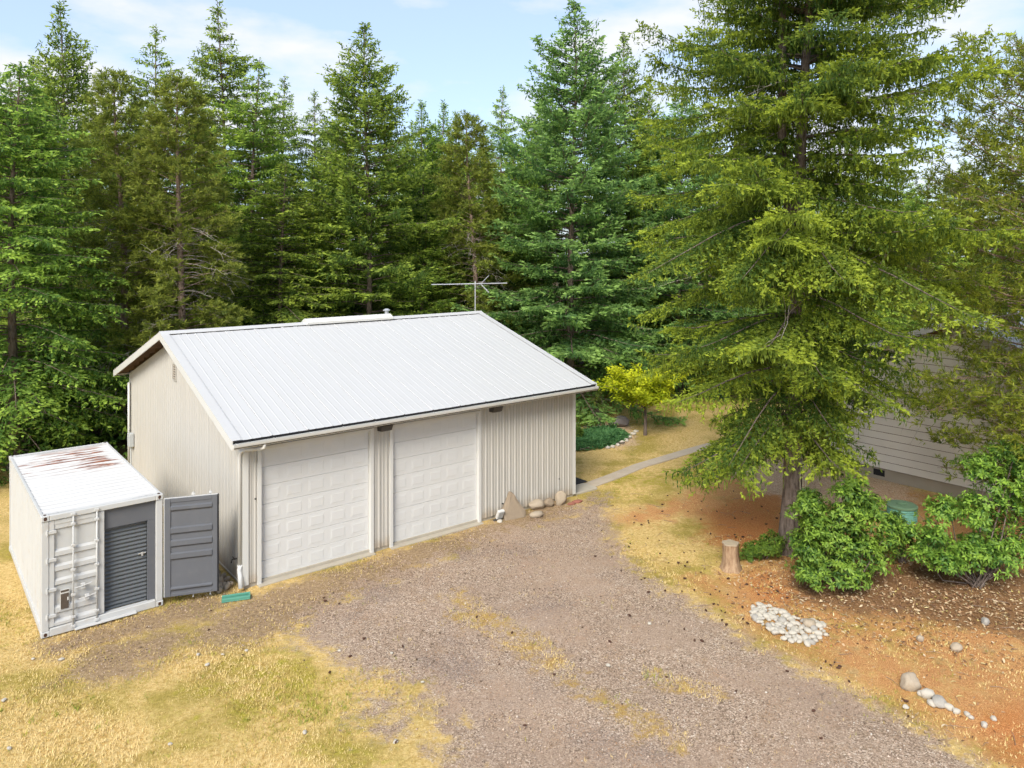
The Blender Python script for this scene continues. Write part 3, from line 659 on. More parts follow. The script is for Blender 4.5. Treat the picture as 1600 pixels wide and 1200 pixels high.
# splash block
sb = MB(); hw, hl_ = 0.12, 0.32
sb.cbox(-hl_, hl_, -hw, hw, 0.0, 0.03, 0.008).cbox(-hl_, hl_, -hw, -hw+0.035, 0.031, 0.085, 0.008).cbox(-hl_, hl_, hw-0.035, hw, 0.031, 0.085, 0.008).cbox(hl_-0.035, hl_, -hw+0.036, hw-0.036, 0.031, 0.085, 0.008)
p = gp(369, 936); o = sb.build('splash_block', M['green_plastic'], None, p, (0, 0, 0.33)); tag(o, 'green plastic splash block under the white downspout', 'splash block')

# ------------------------------------------------------------------ house at right, behind the trees
HX, HYY = 12.0, 28.75
hd = Vector((0.6243, -0.7812)); ha = math.atan2(hd.y, hd.x)       # local x runs along the gable wall towards the viewer's right
Hs = thing('house', 'beige lap sided house half hidden behind the spruce', 'house', (HX, HYY, 0), ha)
HL, HE, HR, HD = 9.2, 4.05, 5.85, 9.0
hz = lambda x: HR-abs(x-HL/2)*(HR-HE)/(HL/2)
nb_ = 0
z = 0.42; bh = 0.262
while z < HR-0.1:
    z1_ = min(z+bh, HR-0.05); mb = MB()
    # clip board to the gable
    t = max(0.0, (z1_-HE)/(HR-HE))*HL/2
    mb.v += [(t, -0.012, z1_-0.022), (HL-t, -0.012, z1_-0.022), (HL-t, -0.034, z), (t, -0.034, z), (t, 0.0, z), (HL-t, 0.0, z)]
    mb.f += [(3, 2, 1, 0), (3, 4, 5, 2)]
    if HL-2*t > 0.2: mb.build('siding_board', M['siding'], Hs)
    z += bh
core = MB(); core.v += [(0, 0.004, 0.40), (HL, 0.004, 0.40), (HL, 0.004, HE), (HL/2, 0.004, HR), (0, 0.004, HE), (0, HD, 0.40), (HL, HD, 0.40), (HL, HD, HE), (HL/2, HD, HR), (0, HD, HE)]
core.f += [(0, 1, 2, 3, 4), (9, 8, 7, 6, 5), (0, 4, 9, 5), (1, 6, 7, 2)]
core.build('wall', M['wood'], Hs)
MB().box(0.03, HL-0.03, 0.03, HD-0.03, -0.1, 0.399).build('foundation', M['found'], Hs)
MB().box(1.75, 2.15, 0.018, 0.05, 0.12, 0.34).build('foundation_vent', M['black'], Hs)
for sg in (0, 1):
    rf = MB(); xe = -0.5 if sg == 0 else HL+0.5; ze = HE-0.5*(HR-HE)/(HL/2)
    q = [(xe, -0.45, ze+0.10), (HL/2, -0.45, HR+0.10), (HL/2, HD+0.4, HR+0.10), (xe, HD+0.4, ze+0.10)]
    rf.v += q+[(a, b, c_-0.16) for a, b, c_ in q]; rf.f += [(0, 1, 2, 3), (7, 6, 5, 4), (0, 4, 5, 1), (1, 5, 6, 2), (2, 6, 7, 3), (3, 7, 4, 0)]
    rf.build('roof', M['houseroof'], Hs)
    fb = MB(); q = [(xe, -0.48, ze+0.13), (HL/2, -0.48, HR+0.13), (HL/2, -0.452, HR+0.13), (xe, -0.452, ze+0.13)]
    fb.v += q+[(a, b, c_-0.22) for a, b, c_ in q]; fb.f += [(0, 1, 2, 3), (7, 6, 5, 4), (0, 4, 5, 1), (1, 5, 6, 2), (2, 6, 7, 3), (3, 7, 4, 0)]
    fb.build('rake_board', M['trim'], Hs)
MB().tube([(3.3, 1.2, 5.0), (3.3, 1.2, 6.35)], 0.06, 8).build('vent_pipe', M['alu'], Hs)

# ------------------------------------------------------------------ foliage generators
Zv = np.array([0, 0, 1.0])
def unit(a): return a/np.maximum(np.linalg.norm(a, axis=-1, keepdims=True), 1e-9)
class Fol:
    """collects leaf-shaped quads"""
    def __init__(s): s.V = []; s.T = []
    def add(s, P, D, N, ln, wd, tint, belly=0.45):
        D = unit(D); S = unit(np.cross(D, N)); ln = np.broadcast_to(ln, (len(P),))[:, None]; wd = np.broadcast_to(wd, (len(P),))[:, None]
        a = P; b = P+D*ln*belly+S*wd*0.5; c_ = P+D*ln; d = P+D*ln*belly-S*wd*0.5
        s.V.append(np.stack([a, b, c_, d], 1)); s.T.append(np.clip(tint, 0, 1))
    def mesh(s, name, m):
        V = np.concatenate(s.V).reshape(-1, 3); T = np.concatenate(s.T); n = len(T)
        return npmesh(name, V, np.arange(4*n).reshape(n, 4), m, {'tint': (T, 'FACE')})
    def count(s): return sum(len(t) for t in s.T)
class Wood:
    def __init__(s): s.V = []; s.F = []; s.n = 0
    def tube(s, P, R, k=5):
        P = np.asarray(P, float); R = np.broadcast_to(np.asarray(R, float), (len(P),)); m = len(P)
        T = unit(np.gradient(P, axis=0)); ref = np.where(np.abs(T[:, 2:3]) > 0.9, np.array([[1.0, 0, 0]]), Zv[None])
        a = unit(np.cross(T, ref)); b = np.cross(T, a); t = np.arange(k)*2*np.pi/k
        ring = P[:, None]+R[:, None, None]*(a[:, None]*np.cos(t)[None, :, None]+b[:, None]*np.sin(t)[None, :, None])
        s.V.append(ring.reshape(-1, 3)); i = np.arange(m-1)[:, None]*k; j = np.arange(k)[None]
        s.F.append(np.stack([i+j, i+(j+1) % k, i+k+(j+1) % k, i+k+j], -1).reshape(-1, 4)+s.n); s.n += m*k
    def mesh(s, name, m): return npmesh(name, np.concatenate(s.V), np.concatenate(s.F), m, smooth=True)
def trunk_path(H, rng, lean=(0, 0), wob=0.05, n=14):
    t = np.linspace(0, 1, n); P = np.stack([lean[0]*t, lean[1]*t, H*t], 1)
    P[:, 0] += wob*np.sin(t*5+rng.uniform(0, 6))*t; P[:, 1] += wob*np.sin(t*4+rng.uniform(0, 6))*t
    return t, P
def conifer(seed, H, R, z0=0.06, step=0.42, per=6, exp=0.85, rise=(0.55, -0.10), droop=0.35, tip=0.18, lat=0.75, ds=0.13, qs=0.12, ql=0.17, qw=0.055,
            hang=0.25, pend=0.25, newg=0.5, lean=(0, 0), tr=0.20, gap=0.0, bare=0.18, irregular=0.25, dead=0, env=None, chain=1, limb=0.03, skip=None, dlo=0.10, upr=0.16, star=0):
    rng = np.random.default_rng(seed); fo, wo_ = Fol(), Wood()
    tt, TP = trunk_path(H, rng, lean, 0.012*H)
    rad = tr*(1-tt)**0.9+0.012; rad[0] *= 1.5; rad[1] *= 1.05
    wo_.tube(TP, rad, 9)
    az0 = 0.0; h = z0*H
    while h < H*0.995:
        f = h/H; tf_ = (f-z0)/(1-z0)
        p0 = np.array([np.interp(f, tt, TP[:, 0]), np.interp(f, tt, TP[:, 1]), h])
        RR = (R*(1-tf_)**exp*(0.62+0.38*min(1, tf_/0.14)) *min(1.0, ((1-tf_)/0.16)**0.55) if env is None else R*env(tf_))+0.07
        n = max(3, int(per*(0.75+0.5*rng.random())*(1 if tf_ < 0.85 else 0.75)))
        az0 += rng.uniform(0.3, 1.2)
        for b in range(n):
            if rng.random() < gap: continue
            az = az0+2*np.pi*b/n+rng.normal(0, 0.22); ln = RR*(1-irregular+2*irregular*rng.random()*0.8)
            if rng.random() < 0.06: ln *= 1.25
            o = np.array([np.cos(az), np.sin(az), 0]); up = rise[1]+(rise[0]-rise[1])*tf_**0.8+rng.normal(0, 0.07)
            if skip and skip(az, tf_): continue
            dr = droop*(1-0.75*tf_)*(0.8+0.4*rng.random()); tp = tip*(0.6+0.8*rng.random())
            s0 = p0+Zv*rng.uniform(-0.5, 0.5)*step
            curve = lambda t: s0+o*ln*(t*0.97)[:, None]+Zv*(ln*(up*t-dr*t**2+tp*t**4))[:, None]
            tb = np.linspace(0, 1, 6); rb = 0.005+min(limb, 0.010*ln+0.005)*(1-tb)**0.8; bt = rng.normal(0, 0.16)
            wo_.tube(curve(tb), rb, 4)
            nl = max(4, int(ln/ds)); t = np.sort(bare+(1-bare)*rng.random(nl)**0.9); t[-1] = 0.985
            B = curve(t); T = unit(curve(t+0.02)-curve(t-0.02)); sd_ = unit(np.cross(T, Zv))*np.where(np.arange(nl) % 2, 1, -1)[:, None]
            ll = lat*np.sqrt(max(ln, .2)/2.2)*(0.30+0.70*(1-t)**0.55)*rng.uniform(0.55, 1.15, nl)*np.minimum(1, 0.5+t*1.6)
            ld = unit(T*rng.uniform(0.45, 0.8, nl)[:, None]+sd_*rng.uniform(0.65, 0.95, nl)[:, None]+Zv*rng.normal(0.02, 0.12, nl)[:, None])
            kq = int(np.ceil(lat*np.sqrt(max(ln, .2)/2.2)*1.15/qs))
            dd = (np.arange(kq)[None]+rng.random((nl, kq)))*qs
            msk = dd < ll[:, None]+qs*0.4
            pos = B[:, None]+ld[:, None]*dd[..., None]-Zv*(hang*dd**1.6)[..., None]
            frac = np.clip(dd/np.maximum(ll[:, None], 0.05), 0, 1.2)
            alt = np.where(rng.random((nl, kq)) < 0.5, 1, -1)[..., None]*unit(np.cross(ld, Zv))[:, None]
            qd = unit(ld[:, None]*0.8+alt*rng.uniform(0.2, 0.9, (nl, kq, 1))+Zv*rng.normal(-hang*0.5, 0.22, (nl, kq, 1)))
            nn = unit(Zv*0.8+o*0.35+rng.normal(0, 0.75, (nl, kq, 3)))
            tint = newg*(0.25+0.9*frac**1.5)*(0.55+0.6*t[:, None])+rng.normal(0, 0.17, (nl, kq))-0.10+bt
            L_ = ql*rng.uniform(0.65, 1.25, (nl, kq)); W_ = qw*rng.uniform(0.7, 1.3, (nl, kq))
            fo.add(pos[msk], qd[msk], nn[msk], L_[msk], W_[msk], tint[msk])
            # short needles standing up along the branch and twigs hanging below
            m2 = msk & (rng.random((nl, kq)) < pend); c_ = m2.sum()
            if c_:
                q_ = pos[m2]-Zv*0.01; al = np.ones(c_, bool); fl_ = np.clip(1-t, 0.25, 1)[:, None].repeat(kq, 1)[m2]
                for ch in range(chain):
                    hd_ = unit(-Zv+rng.normal(0, 0.30, (c_, 3))); hl_ = ql*rng.uniform(0.8, 1.4, c_)
                    fo.add(q_[al], hd_[al], unit(rng.normal(0, 1, (c_, 3)))[al], hl_[al], (qw*rng.uniform(0.6, 1.0, c_))[al], (rng.normal(0.12, 0.12, c_)+bt*0.7+0.10*ch)[al])
                    q_ = q_+hd_*(hl_*0.8)[:, None]; al = al & (rng.random(c_) < 0.35+0.6*fl_)
            m3 = msk & (rng.random((nl, kq)) < upr); c_ = m3.sum()
            if c_:
                fo.add(pos[m3], unit(qd[m3]*0.6+Zv*rng.uniform(0.2, 0.9, (c_, 1))), unit(rng.normal(0, 1, (c_, 3))), ql*0.6, qw*0.8, tint[m3]+0.1)
            for j_ in range(star):      # new shoots fanned round each twig tip
                tp_ = B+ld*(ll*rng.uniform(0.8, 1.05, nl))[:, None]-Zv*(hang*ll**1.6)[:, None]
                fo.add(tp_, unit(ld+rng.normal(0, 0.55, (nl, 3))+Zv*0.12), unit(Zv*0.8+o*0.35+rng.normal(0, 0.75, (nl, 3))), ql*rng.uniform(0.6, 1.0, nl), qw*rng.uniform(0.8, 1.2, nl), newg*rng.uniform(0.5, 1.15, nl)*(0.45+0.6*t)+bt)
        h += step*(0.75+0.5*rng.random())*(1.15-0.55*tf_)
    # leader
    n = 40; q = TP[-1][None]-Zv*np.linspace(0, 0.06*H, n)[:, None]; fo.add(q, unit(rng.normal(0, 1, (n, 3))+Zv*0.5), unit(rng.normal(0, 1, (n, 3))), ql*0.8, qw, rng.normal(0.3, 0.2, n))
    dw = None
    if dead:
        dw = Wood()
        for i in range(dead):
            f = rng.uniform(dlo, 0.62); az = rng.uniform(0, 6.28); ln = R*rng.uniform(0.35, 0.85)
            p0 = np.array([np.interp(f, tt, TP[:, 0]), np.interp(f, tt, TP[:, 1]), f*H]); o = np.array([np.cos(az), np.sin(az), 0])
            t = np.linspace(0, 1, 5); C = p0+o*ln*t[:, None]+Zv*(ln*(-0.05*t-0.25*t**2))[:, None]+rng.normal(0, 0.05, (5, 3))*t[:, None]
            dw.tube(C, 0.004+0.018*(1-t), 4)
            for j in range(5):
                a = rng.uniform(0.35, 0.95); q = C[0]*(1-a)+C[-1]*a; q[2] = np.interp(a, t, C[:, 2]); d2 = unit(o+rng.normal(0, 0.7, 3)); l2 = ln*rng.uniform(0.15, 0.4)
                dw.tube(np.stack([q, q+d2*l2*0.5+rng.normal(0, .03, 3), q+d2*l2-Zv*0.08]), [0.009, 0.007, 0.003], 3)
    return fo, wo_, dw
def pine(seed, H, R, z0, nb, tr, lean=(0, 0), tufts=34, nl=0.13, nw=0.022, dead=0, env=None, clump=0.30, newg=0.5, up=0.25, inner=0.28):
    """pine: branches that end in bottle-brush needle tufts"""
    rng = np.random.default_rng(seed); fo, wo_ = Fol(), Wood()
    tt, TP = trunk_path(H, rng, lean, 0.02*H); wo_.tube(TP, tr*(1-tt)**0.8+0.015, 8)
    dw = Wood() if dead else None
    for b in range(nb):
        f = z0+(1-z0)*((b+rng.random())/nb)**0.95; tf_ = (f-z0)/(1-z0); az = b*2.399+rng.normal(0, 0.3)
        p0 = np.array([np.interp(f, tt, TP[:, 0]), np.interp(f, tt, TP[:, 1]), f*H]); o = np.array([np.cos(az), np.sin(az), 0])
        ln = R*((1-tf_)**0.6*(0.7+0.3*min(1, tf_/0.3)) if env is None else env(tf_))*rng.uniform(0.65, 1.1)+0.15
        u0 = up+0.45*tf_+rng.normal(0, 0.12)
        cv = lambda t: p0+o*ln*t[:, None]+Zv*(ln*(u0*t-0.32*(1-tf_)*t**2+0.12*t**3))[:, None]+np.cross(o, Zv)*(0.08*ln*np.sin(t*5+b))[:, None]
        t = np.linspace(0, 1, 6); wo_.tube(cv(t), 0.005+min(0.028, 0.009*ln)*(1-t), 4)
        ns = max(3, int(tufts*ln/R)); ts = inner+(1-inner)*rng.random(ns)**0.8; C = cv(ts)
        off = rng.normal(0, 1, (ns, 3)); off[:, 2] *= 0.55; off = off*clump*(0.35+0.65*(1-ts))[:, None]*np.sqrt(ln)
        E = C+off+Zv*0.05; D = unit(off*0.8+o*0.5*clump+Zv*0.22)
        for q in range(0, ns, 3): wo_.tube(np.stack([C[q], (C[q]+E[q])/2-Zv*.02, E[q]]), [0.008, 0.006, 0.003], 3)
        kq = 16; s_ = rng.random((ns, kq))*0.26
        pos = E[:, None]+D[:, None]*(s_-0.16)[..., None]
        rd_ = rng.normal(0, 1, (ns, kq, 3)); nd = unit(D[:, None]*0.75+unit(rd_)*0.8)
        tint = newg*(0.2+s_*2.6)+rng.normal(0, 0.15, (ns, kq))+rng.normal(0, 0.15, (ns, 1))
        sh_ = (ns*kq,)
        fo.add(pos.reshape(-1, 3), nd.reshape(-1, 3), unit(rng.normal(0, 1, (ns*kq, 3))+Zv*0.6), nl*rng.uniform(0.7, 1.2, sh_), nw*rng.uniform(0.8, 1.3, sh_), tint.ravel())
    for i in range(dead):
        f = rng.uniform(0.06, 0.6); az = rng.uniform(0, 6.28); ln = R*rng.uniform(0.4, 0.95)
        p0 = np.array([np.interp(f, tt, TP[:, 0]), np.interp(f, tt, TP[:, 1]), f*H]); o = np.array([np.cos(az), np.sin(az), 0])
        t = np.linspace(0, 1, 6); C = p0+o*ln*t[:, None]+Zv*(ln*(0.1*t-0.35*t**2))[:, None]+rng.normal(0, 0.06, (6, 3))*t[:, None]
        dw.tube(C, 0.005+0.020*(1-t), 4)
        for j in range(7):
            a = rng.uniform(0.25, 0.98); q = np.array([np.interp(a, t, C[:, c_]) for c_ in range(3)]); d2 = unit(o*0.8+rng.normal(0, 0.6, 3)); l2 = ln*rng.uniform(0.12, 0.38)
            dw.tube(np.stack([q, q+d2*l2*0.5+rng.normal(0, .04, 3), q+d2*l2-Zv*0.1]), [0.010, 0.008, 0.003], 3)
    return fo, wo_, dw
def leafmesh(name, P, D, N, ln, wd, tint, m):
    """broad leaves: folded six-point blades (two quads each)"""
    D = unit(D); S = unit(np.cross(D, N)); N2 = unit(np.cross(S, D)); ln = ln[:, None]; wd = wd[:, None]
    a = P; t = P+D*ln-N2*ln*0.12; mid = P+D*ln*0.5+N2*ln*0.03
    l = P+D*ln*0.5+S*wd*0.5+N2*wd*0.18; r = P+D*ln*0.5-S*wd*0.5+N2*wd*0.18
    l2 = P+D*ln*0.22+S*wd*0.38+N2*wd*0.12; r2 = P+D*ln*0.22-S*wd*0.38+N2*wd*0.12
    l3 = P+D*ln*0.78+S*wd*0.36+N2*wd*0.06-N2*ln*0.05; r3 = P+D*ln*0.78-S*wd*0.36+N2*wd*0.06-N2*ln*0.05
    V = np.stack([a, mid, t, l2, l, l3, r2, r, r3], 1).reshape(-1, 3); n = len(P); i = np.arange(n)[:, None]*9
    Fc = np.concatenate([i+np.array([[0, 1, 4, 3]]), i+np.array([[1, 2, 5, 4]]), i+np.array([[0, 6, 7, 1]]), i+np.array([[1, 7, 8, 2]])])
    return npmesh(name, V, Fc, m, {'tint': (np.clip(np.tile(tint, 4), 0, 1), 'FACE')})
def blob_leaves(seed, blobs, n, ln, wd, rosette=6, inner=0.55, flat=0.25, new=0.5, spread=0.8):
    rng = np.random.default_rng(seed); B = np.array(blobs, float); vol = (B[:, 3]*B[:, 4]+B[:, 4]*B[:, 5]+B[:, 3]*B[:, 5]); wgt = vol/vol.sum()
    idx = rng.choice(len(B), n, p=wgt); d = unit(rng.normal(0, 1, (n, 3))); d[:, 2] = np.where(d[:, 2] < -0.35, -d[:, 2], d[:, 2]); r = rng.uniform(inner**2, 1.08, n)**0.5
    lump = 1+0.16*np.sin(d[:, 0]*6+idx)+0.14*np.sin(d[:, 1]*7+2*idx)+0.10*np.sin(d[:, 2]*9+d[:, 0]*5)
    C = B[idx, :3]+d*B[idx, 3:]*(r*lump)[:, None]
    ok = C[:, 2] > 0.06; C, d, r = C[ok], d[ok], r[ok]; n = len(C)
    up = unit(d+Zv*0.5+rng.normal(0, 0.25, (n, 3)))
    a = unit(np.cross(up, rng.normal(0, 1, (n, 3)))); b = np.cross(up, a); ph = rng.uniform(0, 6.28, n)
    Ps, Ds, Ns, Ts = [], [], [], []
    for j in range(rosette):
        t = ph+2*np.pi*j/rosette+rng.normal(0, 0.25, n)
        o = a*np.cos(t)[:, None]+b*np.sin(t)[:, None]
        Ds.append(unit(o*spread+up*rng.uniform(-0.15, 0.75, n)[:, None]-Zv*flat)); Ns.append(unit(up+rng.normal(0, 0.25, (n, 3)))); Ps.append(C+o*0.012)
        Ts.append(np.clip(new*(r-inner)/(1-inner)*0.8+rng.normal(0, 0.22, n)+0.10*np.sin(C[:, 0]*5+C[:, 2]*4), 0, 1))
    P_, D_, N_, T_ = map(np.concatenate, (Ps, Ds, Ns, Ts)); m_ = len(P_)
    return (P_, D_, N_, ln*rng.uniform(0.45, 1.25, m_), wd*rng.uniform(0.6, 1.2, m_), T_), C

# ------------------------------------------------------------------ forest prototypes
def proto(gen, fm, bm, name):
    fo, wo_, dw = gen
    return dict(crown=fo.mesh(name+'_crown', M[fm]), trunk=wo_.mesh(name+'_trunk', M[bm]), dead=dw.mesh(name+'_dead', M['deadwood']) if dw else None)
BH = 20.0
PR = {
 'spruceA': proto(conifer(11, BH, 5.0, 0.03, 0.44, 7, 0.64, (0.50, -0.02), 0.36, 0.22, 0.95, 0.085, 0.115, 0.23, 0.085, 0.18, 0.25, 0.98, gap=0.12, irregular=0.34, tr=0.17), 'f_spruce', 'bark_back', 'spruce_a'),
 'spruceB': proto(conifer(23, BH, 4.4, 0.03, 0.46, 7, 0.72, (0.60, -0.05), 0.32, 0.24, 0.90, 0.09, 0.115, 0.23, 0.085, 0.22, 0.32, 0.90, gap=0.12, irregular=0.36, tr=0.16), 'f_spruce', 'bark_back', 'spruce_b'),
 'hemA': proto(conifer(31, BH, 4.2, 0.05, 0.46, 7, 0.66, (0.45, 0.05), 0.52, 0.10, 0.85, 0.09, 0.115, 0.21, 0.075, 0.45, 0.45, 0.88, gap=0.12, irregular=0.36, tr=0.16), 'f_hemlock', 'bark_back', 'hemlock_a'),
 'hemB': proto(conifer(47, BH, 3.7, 0.08, 0.50, 6, 0.66, (0.60, 0.10), 0.55, 0.08, 0.80, 0.09, 0.115, 0.21, 0.075, 0.48, 0.50, 0.95, gap=0.14, irregular=0.40, dead=30, tr=0.15), 'f_hemlock', 'bark_back', 'hemlock_b'),
 'pine': proto(pine(53, BH, 3.3, 0.24, 150, 0.20, tufts=40, nl=0.24, nw=0.050, dead=90, inner=0.45, clump=0.36, newg=0.8), 'f_pine', 'bark_pine', 'pine'),
 'cedar': proto(conifer(61, BH, 4.6, 0.02, 0.46, 7, 0.50, (0.35, 0.0), 0.42, 0.05, 1.0, 0.11, 0.12, 0.22, 0.095, 0.45, 0.45, 0.92, gap=0.10, irregular=0.36), 'f_cedar', 'bark_back', 'cedar'),
}
def tree(name, key, u, vtop, Y, width, label, rot=0.0, group=None, H0=BH, mat_=None):
    X = (u-800)/F*Y; h = CH+(HY-vtop)/F*Y
    t = thing(name, label, 'tree', (X, Y, -0.05), rot, group); t.scale = (width, width, h/H0)
    p = PR[key]; cr_ = link('crown', p['crown'], t)
    if mat_: cr_.material_slots[0].link = 'OBJECT'; cr_.material_slots[0].material = M[mat_]
    link('trunk', p['trunk'], t)
    if p['dead']: tag(link('dead_branches', p['dead'], t), kind='stuff')
    return t
TL = [
 ('cedar_tree','cedar', 22, 92, 28.5, 0.95, 'broad drooping evergreen at the left edge, overhanging the container side', 0.4),
 ('spruce_tree','spruceB', 96, 2, 37, 0.95, 'tall pointed conifer at far left, tip touching the top edge', 1.1),
 ('pine_tree','pine', 190, 112, 33, 0.95, 'brownish pine with bare trunk, left of the two pines behind the garage gable', 0.3),
 ('pine_tree','pine', 284, 128, 32.5, 0.98, 'pine with pale bare trunk rising right behind the garage roof peak', 2.4),
 ('hemlock_tree','hemB', 250, 40, 41, 1.05, 'thin wispy-topped hemlock between the two leftmost pointed tops', 2.0),
 ('hemlock_tree','hemA', 347, 2, 42, 1.05, 'tallest slim hemlock left of centre, tip against the clouds', 0.2),
 ('hemlock_tree','hemA', 398, 88, 40, 1.10, 'yellowish drooping hemlock just right of the tallest slim hemlock', 3.3),
 ('hemlock_tree','hemB', 442, 118, 46, 0.95, 'narrow hemlock top, first step down right of the tallest group', 4.1),
 ('hemlock_tree','hemB', 487, 140, 47, 0.85, 'spindly low hemlock tip left of the large centre spruce', 5.3),
 ('hemlock_tree','hemA', 440, 250, 37.5, 1.05, 'pale green hemlock in front row above the left half of the roof', 1.7),
 ('spruce_tree','spruceA', 575, 36, 39.5, 1.02, 'large bright green spruce at centre standing above the ridge vent', 0.6),
 ('spruce_tree','spruceB', 664, 158, 46, 0.85, 'short spruce tip just right of the large centre spruce', 2.2),
 ('spruce_tree','spruceB', 692, 160, 48, 0.78, 'pointed spruce tip in the dip, second right of the centre spruce', 3.9),
 ('hemlock_tree','hemB', 714, 172, 49, 0.80, 'thin dark hemlock tip in the lowest dip of the treeline', 0.9),
 ('pine_tree','pine', 741, 182, 41, 0.92, 'olive pine with rounded brown top in the dip of the treeline', 1.3),
 ('hemlock_tree','hemB', 787, 135, 48, 0.85, 'slim hemlock tip left of the blue-green spruce', 2.9),
 ('spruce_tree','spruceB', 800, 225, 43, 0.90, 'lower yellow-green spruce tucked against the blue-green spruce', 0.1),
 ('spruce_tree','spruceA', 893, 2, 38.5, 1.14, 'big dense blue-green spruce behind the right end of the garage', 3.0),
 ('spruce_tree','spruceB', 981, 52, 44, 0.95, 'pointed spruce between the blue-green spruce and the big near spruce', 1.9),
 ('spruce_tree','spruceA', 1062, 130, 43, 1.05, 'dark spruce mostly hidden behind the left side of the near spruce', 4.4),
 ('spruce_tree','spruceB', 660, 330, 40.5, 0.85, 'low bright spruce right of the vent pipe behind the roof', 5.0),
]
for nm_, key, u, vt, Y, wd_, lab, rot in TL: tree(nm_, key, u, vt, Y, wd_, lab, rot, 'trees at the forest edge', mat_='f_blue' if u in (893, 1062) else None)
back = [(-40, 60, 44), (20, 120, 52), (60, 90, 46), (150, 150, 47), (205, 160, 52), (300, 120, 53), (330, 200, 45), (420, 170, 55), (520, 190, 52), (545, 215, 47), (610, 200, 54), (640, 215, 58), (680, 215, 55), (725, 215, 58), (760, 210, 56), (830, 180, 55), (850, 150, 48), (930, 120, 56), (1010, 130, 55), (1100, 170, 50), (1160, 210, 55), (1215, 200, 52), (1280, 240, 56), (1340, 230, 50), (1400, 260, 54), (1450, 270, 49), (1500, 250, 53), (1560, 250, 50), (1640, 220, 52), (1350, 330, 42), (1590, 330, 44)]
rb_ = np.random.default_rng(8)
for i, (u, vt, Y) in enumerate(back):
    tree('conifer_tree', ('spruceA', 'hemA', 'spruceB', 'hemB')[i % 4], u, vt, Y, rb_.uniform(0.85, 1.1), 'green conifer deep in the forest behind the front row of trees', rb_.uniform(0, 6.28), 'conifers deep in the forest')

# big near spruce with a forked stem
HB = gp(1236, 862)
fo, wo_, dw = conifer(7, 22.0, 4.7, 0.13, 0.43, 7, 0.62, (0.40, 0.02), 0.56, 0.20, 1.10, 0.055, 0.076, 0.125, 0.048, 0.26, 0.36, 0.85, lean=(0.62, 0.0), tr=0.25, gap=0.14, irregular=0.48, bare=0.10, dead=14,
    env=lambda t: (1-t)**0.34*(0.56+0.44*min(1, t/0.36)), chain=3, dlo=0.30, upr=0.28, star=4, skip=lambda a, t: t < 0.045 and math.sin(a) < -0.6)
wo_.tube([(0.22, 0.1, 8.0), (0.05, 0.25, 9.3), (-0.12, 0.35, 11), (-0.10, 0.4, 14), (-0.05, 0.4, 19)], [0.13, 0.13, 0.125, 0.11, 0.05], 8)
T0 = thing('spruce_tree', 'huge near spruce on the right with yellow-green new growth and a rough trunk', 'tree', (HB[0], HB[1], -0.05), 0.9)
T0.rotation_euler = (0, 0, 0)
link('crown', fo.mesh('near_spruce_crown', M['f_hero']), T0); link('trunk', wo_.mesh('near_spruce_trunk', M['bark']), T0); tag(link('dead_branches', dw.mesh('near_dead', M['deadwood']), T0), kind='stuff')
# wind chime on its trunk
wc = thing('wind_chime', 'metal tube wind chime hanging in front of the near spruce trunk', 'wind chime', (HB[0]+0.16, HB[1]-0.42, 1.55))
for i, (dx, ln) in enumerate(((-0.07, 0.62), (0.0, 0.75), (0.07, 0.66))): MB().tube([(dx, 0, 0.12+0.05*i), (dx, 0, 0.12+0.05*i+ln)], 0.016, 8).build('tube', M['chime'], wc)
MB().tube([(0, 0, 1.0), (0, 0, 1.03)], 0.09, 12).tube([(0, 0, 1.03), (0, 0.3, 1.5)], 0.006, 4).tube([(-0.07, 0, 0.7), (-0.07, 0, 1.0)], 0.004, 4).tube([(0.07, 0, 0.7), (0.07, 0, 1.0)], 0.004, 4).build('hanger', M['chime'], wc)
# pine at the right edge
fo, wo_, dw = pine(71, 13.2, 4.4, 0.17, 190, 0.18, tufts=70, nl=0.155, nw=0.029, dead=8, clump=0.34, newg=0.85, up=0.18, env=lambda t: 0.22+0.78*math.sin(math.pi*min(1, 0.25+t*0.75))**0.8)
T1 = thing('pine_tree', 'olive-green pine reaching in from the right edge in front of the house', 'tree', (15.1, 20.6, -0.05))
link('crown', fo.mesh('right_pine_crown', M['f_pine2']), T1); link('trunk', wo_.mesh('right_pine_trunk', M['bark_pine']), T1); tag(link('dead_branches', dw.mesh('right_dead', M['deadwood']), T1), kind='stuff')

